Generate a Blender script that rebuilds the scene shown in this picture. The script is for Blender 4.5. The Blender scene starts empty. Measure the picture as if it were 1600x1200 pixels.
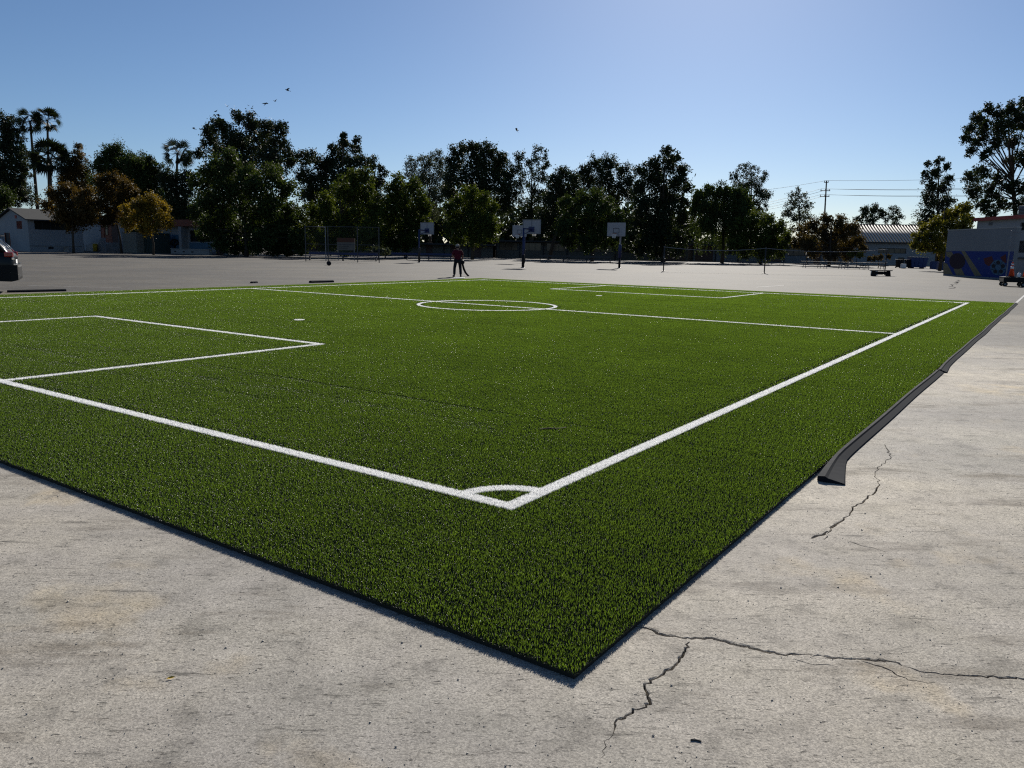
import bpy, bmesh, math, random
import numpy as np
from mathutils import Vector, Matrix
from mathutils.geometry import delaunay_2d_cdt

rad = math.radians
scene = bpy.context.scene
COL = scene.collection

# ------------------------------------------------------------------ camera
CAM_H, PITCH, ROLL, FPX = 1.64, 0.1722, 0.0184, 1223.5
cam_data = bpy.data.cameras.new('camera')
cam = bpy.data.objects.new('camera', cam_data)
COL.objects.link(cam)
cam_data.sensor_width = 36.0
cam_data.lens = 36.0 * FPX / 1600.0
cam_data.clip_start = 0.05
cam_data.clip_end = 6000
_F = Vector((0, math.cos(PITCH), -math.sin(PITCH)))
_R0 = Vector((1, 0, 0)); _U0 = Vector((0, math.sin(PITCH), math.cos(PITCH)))
_R = _R0 * math.cos(ROLL) + _U0 * math.sin(ROLL)
_U = _U0 * math.cos(ROLL) - _R0 * math.sin(ROLL)
_m = Matrix((_R, _U, -_F)).transposed().to_4x4()
_m.translation = (0, 0, CAM_H)
cam.matrix_world = _m
scene.camera = cam

# ------------------------------------------------------------------ sky, sun, exposure
SUN_EL, SUN_AZ = rad(28.0), rad(13.0)        # azimuth measured from +Y towards +X
world = bpy.data.worlds.new('World')
scene.world = world
world.use_nodes = True
wn = world.node_tree.nodes; wl = world.node_tree.links
wn.clear()
w_out = wn.new('ShaderNodeOutputWorld'); w_bg = wn.new('ShaderNodeBackground'); w_sky = wn.new('ShaderNodeTexSky')
w_sky.sky_type = 'NISHITA'; w_sky.sun_disc = False
w_sky.sun_elevation = SUN_EL; w_sky.sun_rotation = SUN_AZ
w_sky.altitude = 100; w_sky.air_density = .85; w_sky.dust_density = .29; w_sky.ozone_density = 5.6
w_bg.inputs["Strength"].default_value = 0.0525
wl.new(w_sky.outputs[0], w_bg.inputs[0]); wl.new(w_bg.outputs[0], w_out.inputs[0])
sun_d = bpy.data.lights.new('sun', 'SUN'); sun = bpy.data.objects.new('sun', sun_d); COL.objects.link(sun)
sun_d.energy = 4.6; sun_d.angle = rad(0.53); sun_d.color = (1.0, 0.95, 0.87)
_sd = Vector((math.sin(SUN_AZ) * math.cos(SUN_EL), math.cos(SUN_AZ) * math.cos(SUN_EL), math.sin(SUN_EL)))
sun.rotation_euler = _sd.to_track_quat('Z', 'Y').to_euler()
sun.location = (20, 60, 60)
scene.view_settings.view_transform = 'Standard'
scene.view_settings.look = 'None'
scene.view_settings.gamma = 1.0
scene.view_settings.use_curve_mapping = False
scene.view_settings.exposure = 0.55
scene.cycles.use_denoising = False; scene.cycles.filter_width = 1.2
scene.cycles.max_bounces = 5; scene.cycles.diffuse_bounces = 3; scene.cycles.glossy_bounces = 2; scene.cycles.transmission_bounces = 3

# ------------------------------------------------------------------ helpers
def ray(u, v):
    du, dv = u - 800.0, v - 600.0
    cr, sr = math.cos(ROLL), math.sin(ROLL)
    a = du * cr + dv * sr; b = -du * sr + dv * cr
    return Vector((a, FPX * math.cos(PITCH) - b * math.sin(PITCH), -FPX * math.sin(PITCH) - b * math.cos(PITCH)))
def at(u, v, y):                     # the point seen at (u, v) whose distance ahead is y
    d = ray(u, v); return Vector((0, 0, CAM_H)) + d * (y / d.y)
def gpt(u, v, z=0.0):                # ground point seen at (u, v)
    d = ray(u, v); return Vector((0, 0, CAM_H)) + d * ((z - CAM_H) / d.z)
def gcol(u, y):                      # ground point under column u at distance y
    lo, hi = 300.0, 1300.0
    for _ in range(40):
        m = (lo + hi) / 2
        if at(u, m, y).z > 0: lo = m
        else: hi = m
    return at(u, lo, y)

def tag(o, label=None, cat=None, group=None, kind=None):
    if label: o['label'] = label
    if cat: o['category'] = cat
    if group: o['group'] = group
    if kind: o['kind'] = kind
    return o
def link(o, parent=None):
    COL.objects.link(o)
    if parent is not None: o.parent = parent
    return o
def empty(name, loc=(0, 0, 0), rz=0.0):
    o = bpy.data.objects.new(name, None); COL.objects.link(o)
    o.location = loc; o.rotation_euler = (0, 0, rz); o.empty_display_size = 0.2
    return o
def copy_tree(o, parent=None):
    c = o.copy(); COL.objects.link(c); c.parent = parent
    for ch in list(o.children): copy_tree(ch, c)
    return c

class MB:
    """collects simple shapes and links them as one mesh object"""
    def __init__(s): s.v = []; s.f = []; s.m = []; s.mi = 0
    def quad(s, pts):
        n = len(s.v); s.v += [tuple(p) for p in pts]; s.f.append(tuple(range(n, n + len(pts)))); s.m.append(s.mi); return s
    def box(s, x0, x1, y0, y1, z0, z1, M=None):
        n = len(s.v)
        P = [(x0, y0, z0), (x1, y0, z0), (x1, y1, z0), (x0, y1, z0), (x0, y0, z1), (x1, y0, z1), (x1, y1, z1), (x0, y1, z1)]
        if M is not None: P = [tuple(M @ Vector(p)) for p in P]
        s.v += P
        for q in ((0, 3, 2, 1), (4, 5, 6, 7), (0, 1, 5, 4), (1, 2, 6, 5), (2, 3, 7, 6), (3, 0, 4, 7)):
            s.f.append(tuple(n + i for i in q)); s.m.append(s.mi)
        return s
    def cbox(s, c, d, M=None):
        return s.box(c[0] - d[0] / 2, c[0] + d[0] / 2, c[1] - d[1] / 2, c[1] + d[1] / 2, c[2] - d[2] / 2, c[2] + d[2] / 2, M)
    def tube(s, pts, rs, seg=8, cap=True):
        pts = [Vector(p) for p in pts]
        if not hasattr(rs, '__len__'): rs = [rs] * len(pts)
        n0 = len(s.v); up = Vector((0, 0, 1)); prev = None
        for i, p in enumerate(pts):
            t = (pts[min(i + 1, len(pts) - 1)] - pts[max(i - 1, 0)]).normalized()
            a = prev if prev is not None else (Vector((1, 0, 0)) if abs(t.x) < .9 else Vector((0, 1, 0)))
            a = (a - t * a.dot(t)).normalized(); b = t.cross(a); prev = a
            for k in range(seg):
                th = 2 * math.pi * k / seg
                s.v.append(tuple(p + (a * math.cos(th) + b * math.sin(th)) * rs[i]))
        for i in range(len(pts) - 1):
            for k in range(seg):
                k2 = (k + 1) % seg
                s.f.append((n0 + i * seg + k, n0 + i * seg + k2, n0 + (i + 1) * seg + k2, n0 + (i + 1) * seg + k)); s.m.append(s.mi)
        if cap:
            s.f.append(tuple(n0 + k for k in reversed(range(seg)))); s.m.append(s.mi)
            e = n0 + (len(pts) - 1) * seg
            s.f.append(tuple(e + k for k in range(seg))); s.m.append(s.mi)
        return s
    def lathe(s, c, prof, seg=16, axis='Z'):
        n0 = len(s.v); c = Vector(c)
        for r, z in prof:
            for k in range(seg):
                th = 2 * math.pi * k / seg
                q = (r * math.cos(th), r * math.sin(th), z)
                if axis == 'Y': q = (q[0], q[2], q[1])
                s.v.append(tuple(c + Vector(q)))
        for i in range(len(prof) - 1):
            for k in range(seg):
                k2 = (k + 1) % seg
                s.f.append((n0 + i * seg + k, n0 + i * seg + k2, n0 + (i + 1) * seg + k2, n0 + (i + 1) * seg + k)); s.m.append(s.mi)
        s.f.append(tuple(n0 + k for k in reversed(range(seg)))); s.m.append(s.mi)
        e = n0 + (len(prof) - 1) * seg
        s.f.append(tuple(e + k for k in range(seg))); s.m.append(s.mi)
        return s
    def prism(s, poly, y0, y1):      # poly in the XZ plane, pushed along Y
        n = len(s.v); k = len(poly)
        s.v += [(p[0], y0, p[1]) for p in poly] + [(p[0], y1, p[1]) for p in poly]
        s.f.append(tuple(range(n, n + k))); s.m.append(s.mi)
        s.f.append(tuple(reversed(range(n + k, n + 2 * k)))); s.m.append(s.mi)
        for i in range(k):
            j = (i + 1) % k
            s.f.append((n + j, n + i, n + k + i, n + k + j)); s.m.append(s.mi)
        return s
    def build(s, name, mats, parent=None, smooth=False, bevel=0.0, fix=True):
        me = bpy.data.meshes.new(name)
        me.from_pydata(s.v, [], s.f)
        if not isinstance(mats, (list, tuple)): mats = [mats]
        for m in mats: me.materials.append(m)
        if len(mats) > 1: me.polygons.foreach_set('material_index', s.m)
        if fix or bevel:
            bm = bmesh.new(); bm.from_mesh(me)
            if bevel:
                bmesh.ops.remove_doubles(bm, verts=bm.verts, dist=1e-5)
                bmesh.ops.bevel(bm, geom=list(bm.edges), offset=bevel, segments=2, affect='EDGES', profile=.6, clamp_overlap=True)
            bmesh.ops.recalc_face_normals(bm, faces=bm.faces)
            bm.to_mesh(me); bm.free()
        if smooth:
            me.polygons.foreach_set('use_smooth', [True] * len(me.polygons))
        me.update()
        return link(bpy.data.objects.new(name, me), parent)

def np_mesh(name, V, loops, starts, totals, mat, parent=None, attrs=None, smooth=False):
    me = bpy.data.meshes.new(name)
    me.vertices.add(len(V)); me.vertices.foreach_set('co', V.astype(np.float32).ravel())
    me.loops.add(len(loops)); me.loops.foreach_set('vertex_index', loops.astype(np.int32))
    me.polygons.add(len(starts))
    me.polygons.foreach_set('loop_start', starts.astype(np.int32))
    try: me.polygons.foreach_set('loop_total', totals.astype(np.int32))
    except Exception: pass
    if smooth: me.polygons.foreach_set('use_smooth', np.ones(len(starts), dtype=bool))
    me.update(calc_edges=True)
    for k, (dom, arr) in (attrs or {}).items():
        a = me.attributes.new(k, 'FLOAT', dom); a.data.foreach_set('value', arr.astype(np.float32))
    for m in (mat if isinstance(mat, (list, tuple)) else [mat]): me.materials.append(m)
    o = bpy.data.objects.new(name, me)
    return o if parent == 'UNLINKED' else link(o, parent)

# ------------------------------------------------------------------ materials
class NT:
    def __init__(s, name):
        s.mat = bpy.data.materials.new(name); s.mat.use_nodes = True
        s.n = s.mat.node_tree.nodes; s.l = s.mat.node_tree.links
        s.n.clear(); s.out = s.n.new('ShaderNodeOutputMaterial')
        s._co = None
    def node(s, t, **kw):
        x = s.n.new(t)
        for k, v in kw.items():
            if k in x.inputs.keys() if isinstance(k, str) and hasattr(x, 'inputs') else False: s.set(x.inputs[k], v)
            else: setattr(x, k, v)
        return x
    def set(s, sock, v):
        if isinstance(v, bpy.types.NodeSocket): s.l.new(v, sock)
        elif isinstance(v, (tuple, list)) and len(v) == 3 and sock.type == 'RGBA': sock.default_value = (*v, 1)
        else: sock.default_value = v
    def co(s, kind='Object'):
        if s._co is None: s._co = s.n.new('ShaderNodeTexCoord')
        return s._co.outputs[kind]
    def mapping(s, vec, scale=(1, 1, 1), rot=(0, 0, 0), loc=(0, 0, 0)):
        m = s.n.new('ShaderNodeMapping'); s.l.new(vec, m.inputs['Vector'])
        m.inputs['Scale'].default_value = scale; m.inputs['Rotation'].default_value = rot; m.inputs['Location'].default_value = loc
        return m.outputs[0]
    def noise(s, scale, detail=4, rough=.55, vec=None, dist=0.0):
        x = s.n.new('ShaderNodeTexNoise'); s.l.new(vec if vec is not None else s.co(), x.inputs['Vector'])
        x.inputs['Scale'].default_value = scale; x.inputs['Detail'].default_value = detail; x.inputs['Roughness'].default_value = rough
        x.inputs['Distortion'].default_value = dist
        return x.outputs['Fac']
    def voronoi(s, scale, vec=None, feature='F1', out='Distance', rnd=1.0):
        x = s.n.new('ShaderNodeTexVoronoi'); x.feature = feature
        s.l.new(vec if vec is not None else s.co(), x.inputs['Vector']); x.inputs['Scale'].default_value = scale
        x.inputs['Randomness'].default_value = rnd
        return x.outputs[out]
    def ramp(s, fac, stops):
        x = s.n.new('ShaderNodeValToRGB'); s.l.new(fac, x.inputs[0]); e = x.color_ramp.elements
        while len(e) < len(stops): e.new(.5)
        for k, (p, c) in enumerate(stops):
            e[k].position = p; e[k].color = (c, c, c, 1) if not hasattr(c, '__len__') else (*c, 1)
        return x.outputs[0]
    def mix(s, fac, a, b, mode='MIX'):
        x = s.n.new('ShaderNodeMix'); x.data_type = 'RGBA'; x.blend_type = mode
        s.set(x.inputs[0], fac); s.set(x.inputs[6], a); s.set(x.inputs[7], b)
        return x.outputs[2]
    def math(s, op, a, b=0.0, c=None):
        x = s.n.new('ShaderNodeMath'); x.operation = op
        s.set(x.inputs[0], a); s.set(x.inputs[1], b)
        if c is not None: s.set(x.inputs[2], c)
        return x.outputs[0]
    def attr(s, name):
        x = s.n.new('ShaderNodeAttribute'); x.attribute_name = name; return x.outputs['Fac']
    def bump(s, h, strength=.5, dist=.01, normal=None):
        x = s.n.new('ShaderNodeBump'); s.l.new(h, x.inputs['Height'])
        x.inputs['Strength'].default_value = strength; x.inputs['Distance'].default_value = dist
        if normal is not None: s.l.new(normal, x.inputs['Normal'])
        return x.outputs[0]
    def principled(s, color, rough=.6, spec=.5, metal=0.0, normal=None, coat=0.0):
        x = s.n.new('ShaderNodeBsdfPrincipled')
        s.set(x.inputs['Base Color'], color); s.set(x.inputs['Roughness'], rough)
        s.set(x.inputs['Specular IOR Level'], spec); s.set(x.inputs['Metallic'], metal); s.set(x.inputs['Coat Weight'], coat)
        if normal is not None: s.l.new(normal, x.inputs['Normal'])
        return x.outputs[0]
    def done(s, shader): s.l.new(shader, s.out.inputs['Surface']); return s.mat

def plain(name, c, rough=.6, spec=.4, metal=0.0, var=.18, scale=3.0, bump=0.0, bscale=40.0, coat=0.0):
    t = NT(name)
    n = t.noise(scale, 5, .6)
    dark = tuple(x * (1 - var) for x in c); light = tuple(min(1, x * (1 + var * .6)) for x in c)
    col = t.ramp(n, [(.3, dark), (.7, light)])
    nm = t.bump(t.noise(bscale, 4), bump, .02) if bump else None
    rg = t.math('ADD', t.math('MULTIPLY', n, .2), rough - .1)
    return t.done(t.principled(col, rg, spec, metal, nm, coat))

# ------------------------------------------------------------------ ground
def ground_material():
    t = NT('worn_asphalt')
    co = t.co()
    big = t.noise(.22, 4, .55)
    mid = t.noise(1.7, 5, .6)
    stretched = t.mapping(co, scale=(.6, 2.4, 1), rot=(0, 0, rad(-12)))
    stain_n = t.noise(1.1, 7, .68, vec=stretched)
    fine = t.noise(125, 6, .72)
    vfine = t.noise(310, 3, .6)
    agg = t.voronoi(150)
    base = t.mix(t.ramp(big, [(.42, 0.), (.58, 1.)]), (.315, .293, .247), (.49, .437, .343))
    base = t.mix(t.ramp(mid, [(.35, 0.), (.75, .6)]), base, (.36, .328, .295))
    # old brown stains and greyer worn patches
    st = t.ramp(stain_n, [(.54, 0.), (.64, .8)])
    base = t.mix(st, base, (.17, .145, .11))
    wp = t.ramp(t.noise(.5, 5, .6, vec=t.mapping(co, loc=(7, 3, 0))), [(.56, 0.), (.66, .55)])
    base = t.mix(wp, base, (.47, .43, .35))
    # aggregate: every stone chip its own tone, dark gaps between
    cell = t.voronoi(150, out='Color')
    sep = t.n.new('ShaderNodeSeparateColor'); t.l.new(cell, sep.inputs[0])
    base = t.mix(1.0, base, t.ramp(sep.outputs[0], [(0., .66), (.5, 1.0), (1., 1.32)]), 'MULTIPLY')
    f2 = t.ramp(fine, [(.34, .45), (.48, 1.0), (.68, 1.28)])
    base = t.mix(1.0, base, f2, 'MULTIPLY')
    chip = t.ramp(vfine, [(.64, 0.), (.70, .7)])
    base = t.mix(chip, base, (.6, .58, .52))
    # bands of sealing and wear across the yard
    band = t.noise(.35, 5, .6, vec=t.mapping(co, scale=(.12, 1.0, 1), rot=(0, 0, rad(-6))))
    base = t.mix(t.ramp(band, [(.42, 0.), (.6, .4)]), base, (.24, .222, .208))
    stretch = t.mapping(co, scale=(.5, 1.5, 1), rot=(0, 0, rad(-14)))
    pitn = t.noise(42, 5, .7, vec=stretch)
    pits = t.ramp(pitn, [(.35, 0.), (.42, 1.)])
    base = t.mix(1.0, base, t.ramp(pitn, [(.34, .22), (.41, 1.)]), 'MULTIPLY')
    scr = t.noise(9, 7, .75, vec=t.mapping(co, scale=(.28, 2.2, 1), rot=(0, 0, rad(-11))))
    base = t.mix(1.0, base, t.ramp(scr, [(.36, .45), (.415, 1.)]), 'MULTIPLY')
    h = t.math('ADD', t.math('MULTIPLY', fine, .45), t.math('MULTIPLY', vfine, .35))
    h = t.math('ADD', h, t.math('MULTIPLY', pits, .30))
    blot = t.noise(4.5, 6, .66, vec=t.mapping(co, loc=(3, 9, 0)))
    base = t.mix(1.0, base, t.ramp(blot, [(.36, .72), (.46, .98), (.54, 1.0), (.64, 1.14)]), 'MULTIPLY')
    tan = t.ramp(t.noise(.9, 5, .6, vec=t.mapping(co, loc=(1.3, 4.2, 0))), [(.58, 0.), (.70, .6)])
    base = t.mix(tan, base, t.mix(1.0, base, (1.22, 1.08, .82), 'MULTIPLY'))
    # the old yard beyond the pale apron is darker bitumen
    sp = t.n.new('ShaderNodeSeparateXYZ'); t.l.new(co, sp.inputs[0])
    along = t.math('ADD', t.math('MULTIPLY', sp.outputs[0], .10), sp.outputs[1])
    edge = t.math('ADD', along, t.math('MULTIPLY', t.math('SUBTRACT', t.noise(.3, 5, .6), .5), 10.0))
    yard = t.math('SMOOTHSTEP', edge, 9.0, 24.0) if False else t.ramp(t.math('DIVIDE', edge, 40.0), [(.26, 0.), (.62, 1.)])
    base = t.mix(yard, base, t.mix(1.0, base, (.235, .232, .23), 'MULTIPLY'))
    nm = t.bump(h, .6, .006)
    rough = .85
    spec = .19
    return t.done(t.principled(base, rough, spec, 0, nm))
M_GROUND = ground_material()

def crack_line(px, w0, w1, rng, jag=.012, step=.03):
    """a jagged centre line through ground points, with half widths"""
    P = [gpt(u, v) for u, v in px]
    pts = []
    for i in range(len(P) - 1):
        n = max(1, int((P[i + 1] - P[i]).length / step))
        for k in range(n):
            pts.append(P[i].lerp(P[i + 1], k / n))
    pts.append(P[-1])
    out = []; wn_ = [rng.choice((.35, .6, .8, 1.0, 1.2, 1.7)) for _ in range(len(pts) // 5 + 3)]
    for i, p in enumerate(pts):
        f = i / (len(pts) - 1)
        j = 0 if i in (0, len(pts) - 1) else jag
        ph = i / 5.0; k0 = int(ph); fr = ph - k0
        w = (w0 + (w1 - w0) * f) * ((1 - fr) * wn_[k0] + fr * wn_[k0 + 1]) * rng.uniform(.85, 1.15)
        out.append((Vector((p.x + rng.uniform(-j, j), p.y + rng.uniform(-j, j))), w))
    return out

def build_ground():
    rng = random.Random(5)
    cracks = [
        crack_line([(975, 968), (1000, 978), (1040, 993), (1082, 997), (1112, 998), (1150, 1006), (1190, 1016), (1225, 1023), (1255, 1022), (1300, 1028), (1345, 1031), (1395, 1034), (1445, 1050), (1500, 1055), (1560, 1058), (1640, 1064)], .0058, .0062, rng, .009, .018),
        crack_line([(1078, 1003), (1066, 1020), (1053, 1042), (1030, 1058), (1010, 1070), (1010, 1082), (1018, 1090), (1006, 1105), (985, 1113), (960, 1130), (957, 1143), (946, 1160), (938, 1185)], .0058, .0028, rng, .011, .018),
        crack_line([(1382, 694), (1390, 705), (1391, 714), (1383, 724), (1370, 731), (1368, 742), (1373, 755), (1368, 770), (1352, 780), (1333, 793), (1325, 805), (1308, 818), (1292, 831), (1270, 842)], .006, .012, rng, .016, .045),
        crack_line([(1300, 826), (1293, 838), (1287, 843)], .008, .003, rng, .01, .04),
        crack_line([(1240, 1030), (1262, 1038), (1290, 1037), (1310, 1042)], .0025, .001, rng, .008, .02),
        crack_line([(1345, 1033), (1378, 1042), (1420, 1062), (1452, 1068)], .0025, .001, rng, .008, .02),
        crack_line([(1010, 1088), (996, 1084), (985, 1088)], .002, .001, rng, .006, .02),
        crack_line([(1327, 846), (1345, 852), (1372, 858), (1388, 866)], .004, .002, rng, .008, .03),
        crack_line([(1499, 437), (1495, 442), (1488, 448), (1483, 451)], .10, .04, rng, .2, .5),
    ]
    V = []; E = []; depth = []
    def ring(c, r, n):
        b = len(V)
        for k in range(n):
            a = 2 * math.pi * k / n
            V.append(Vector((c[0] + r * math.cos(a), c[1] + r * math.sin(a)))); depth.append(0.)
        for k in range(n): E.append((b + k, b + (k + 1) % n))
    ring((0, 20), 3000, 40); ring((0, 20), 600, 40); ring((0, 20), 120, 40); ring((4, 10), 30, 32); ring((1, 4), 6, 28)
    for c in cracks:
        rows = [[], [], [], [], []]
        for i, (p, w) in enumerate(c):
            t = (c[min(i + 1, len(c) - 1)][0] - c[max(i - 1, 0)][0]).normalized(); n = Vector((-t.y, t.x))
            end = i in (0, len(c) - 1); a = len(V)
            V.append(p + n * w * rng.uniform(1.25, 2.3)); V.append(p + n * w); V.append(p + n * w * rng.uniform(-.25, .25)); V.append(p - n * w); V.append(p - n * w * rng.uniform(1.25, 2.3))
            chip = 0 if end else -rng.choice((0, .0006, .0015, .003))
            depth.extend([0, chip, 0 if end else -min(.06, 6 * w), chip, 0])
            for k in range(5): rows[k].append(a + k)
        for i in range(len(c) - 1):
            for r in rows: E.append((r[i], r[i + 1]))
    ov, oe, of, orig_v, _, _ = delaunay_2d_cdt(V, E, [], 0, 1e-6)
    me = bpy.data.meshes.new('asphalt_ground')
    zz = []
    for k, p in enumerate(ov):
        z = 0.0
        for q in orig_v[k]: z = min(z, depth[q])
        zz.append((p.x, p.y, z))
    me.from_pydata(zz, [], [tuple(f) for f in of])
    bm = bmesh.new(); bm.from_mesh(me)
    for f in bm.faces:
        if f.normal.z < 0: f.normal_flip()
    bm.to_mesh(me); bm.free()
    me.materials.append(M_GROUND)
    return tag(link(bpy.data.objects.new('asphalt_ground', me)), kind='structure')
build_ground()

# ------------------------------------------------------------------ artificial turf
YAW, LEN, GW = 0.6087, 27.79, 21.18
C0 = Vector((0.0007, 4.7365, 0))
BOX_D, BOX_B1, BOX_B2, CIR, TA, TB = 4.747, 7.136, 14.232, 1.93, 1.456, 1.335
LW = .10
PAD = .022
def fld(a, b, z=0.0):
    return Vector((C0.x + a * math.sin(YAW) - b * math.cos(YAW), C0.y + a * math.cos(YAW) + b * math.sin(YAW), z))

def blade_material(name, c_dark, c_light, trans, rough, spec, seams=False):
    t = NT(name)
    tint = t.attr('tint')
    col = t.mix(tint, c_dark, c_light)
    if seams:
        geo = t.n.new('ShaderNodeNewGeometry')
        n = t.noise(.5, 4, .6, vec=geo.outputs['Position'])
        col = t.mix(1.0, col, t.ramp(n, [(.3, .85), (.7, 1.12)]), 'MULTIPLY')
        col = t.mix(t.math('LESS_THAN', tint, -.5), col, (.021, .034, .010))     # curled dark thatch between the fibres
    bs = t.principled(col, rough, spec)
    tr = t.n.new('ShaderNodeBsdfTranslucent')
    t.set(tr.inputs[0], t.mix(1.0, col, (1.25, 1.25, .62), 'MULTIPLY') if seams else col)
    mx = t.n.new('ShaderNodeMixShader')
    t.set(mx.inputs[0], t.math('MULTIPLY', t.math('GREATER_THAN', tint, -.5), trans))
    t.l.new(bs, mx.inputs[1]); t.l.new(tr.outputs[0], mx.inputs[2])
    return t.done(mx.outputs[0])
M_BLADE = blade_material('green_turf_fibre', (.074, .140, .018), (.168, .252, .036), .62, .36, .5, True)
M_WHITE = blade_material('white_turf_fibre', (.84, .84, .83), (.90, .90, .89), .45, .5, .4)
M_BACK = plain('turf_backing', (.02, .022, .018), .9, .2)

def fibre_pile(xy, h, w, rng, z0=None):
    """long fibres standing in a lower layer of dark curled thatch"""
    n = len(xy); th = rng.uniform(0, 1, n) < THATCH
    h = np.where(th, h * rng.uniform(.52, .76, n), h)
    w = np.where(th, w * 1.5, w)
    tint = np.where(th, -1.0, rng.uniform(0, 1, n))
    return blades(xy, h, w, rng, np.where(th, .8, .40), tint, z0)
THATCH = .895
def blades(xy, h, w, rng, lean=.35, tint=None, z0=None):
    """grass fibres as two-step curved strips; xy (n,2)"""
    n = len(xy)
    th = rng.uniform(0, 2 * np.pi, n); ph = rng.uniform(0, 2 * np.pi, n)
    ln = np.abs(rng.normal(0, 1, n) * lean).clip(0, 1.1)
    dx, dy = np.cos(ph), np.sin(ph)
    sx, sy = np.cos(th) * w / 2, np.sin(th) * w / 2
    b = np.stack([xy[:, 0], xy[:, 1], np.full(n, PAD - .001 if z0 is None else z0)], 1)
    m = b + np.stack([dx * h * np.sin(ln * .5) * .55, dy * h * np.sin(ln * .5) * .55, h * .55 * np.cos(ln * .5)], 1)
    tp = m + np.stack([dx * h * np.sin(ln * 1.3) * .5, dy * h * np.sin(ln * 1.3) * .5, h * .5 * np.cos(ln * 1.3)], 1)
    s = np.stack([sx, sy, np.zeros(n)], 1)
    V = np.stack([b - s, b + s, m - s, m + s, tp], 1).reshape(-1, 3)
    base = (np.arange(n) * 5)[:, None]
    q = np.concatenate([base + 0, base + 1, base + 3, base + 2, base + 2, base + 3, base + 4], 1).ravel()
    st = (np.arange(n) * 7)[:, None] + np.array([[0, 4]]); tot = np.tile([4, 3], n)
    if tint is None: tint = rng.uniform(0, 1, n)
    return V, q, st.ravel(), tot, {'tint': ('FACE', np.repeat(tint, 2))}

LINES = []      # name, label, kind, numbers
LINES.append(('touchline', 'long white side line nearest the cracked asphalt', 'r', (-LW / 2, LEN + LW / 2, -LW / 2, LW / 2)))
LINES.append(('touchline', 'long white side line on the far left edge of the pitch', 'r', (-LW / 2, LEN + LW / 2, GW - LW / 2, GW + LW / 2)))
LINES.append(('goal_line', 'white end line running left from the near corner', 'r', (-LW / 2, LW / 2, LW / 2, GW - LW / 2)))
LINES.append(('goal_line', 'white end line along the far end of the pitch', 'r', (LEN - LW / 2, LEN + LW / 2, LW / 2, GW - LW / 2)))
LINES.append(('halfway_line', None, 'r', (LEN / 2 - LW / 2, LEN / 2 + LW / 2, LW / 2, GW - LW / 2)))
for s_, nm in ((0, 'near'), (1, 'far')):
    def fa(a0, a1): return (a0, a1) if s_ == 0 else (LEN - a1, LEN - a0)
    LINES.append(('box_line', 'white side line of the %s goal box, right' % nm, 'r', (*fa(LW / 2, BOX_D + LW / 2), BOX_B1 - LW / 2, BOX_B1 + LW / 2)))
    LINES.append(('box_line', 'white side line of the %s goal box, left' % nm, 'r', (*fa(LW / 2, BOX_D + LW / 2), BOX_B2 - LW / 2, BOX_B2 + LW / 2)))
    LINES.append(('box_line', 'white front line of the %s goal box' % nm, 'r', (*fa(BOX_D - LW / 2, BOX_D + LW / 2), BOX_B1 + LW / 2, BOX_B2 - LW / 2)))
    a = 7.28 if s_ == 0 else LEN - 7.2
    LINES.append(('penalty_spot', None, 'c', (a, (BOX_B1 + BOX_B2) / 2, 0, .11)))
LINES.append(('centre_circle', None, 'c', (LEN / 2, GW / 2, CIR - LW / 2, CIR + LW / 2)))
for a, b in ((0, 0), (LEN, 0), (0, GW), (LEN, GW)):
    LINES.append(('corner_arc', None, 'k', (a, b, .335, .43)))

def in_line(A, B, spec, grow=0.0):
    k, p = spec
    if k == 'r': return (A > p[0] - grow) & (A < p[1] + grow) & (B > p[2] - grow) & (B < p[3] + grow)
    r = np.hypot(A - p[0], B - p[1])
    m = (r > p[2] - grow) & (r < p[3] + grow)
    if k == 'k':
        m &= (A > LW / 2 - grow) & (A < LEN - LW / 2 + grow) & (B > LW / 2 - grow) & (B < GW - LW / 2 + grow)
    return m
def cam_dist(A, B):
    x = C0.x + A * math.sin(YAW) - B * math.cos(YAW); y = C0.y + A * math.cos(YAW) + B * math.sin(YAW)
    return np.sqrt(x * x + y * y + CAM_H ** 2)

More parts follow.
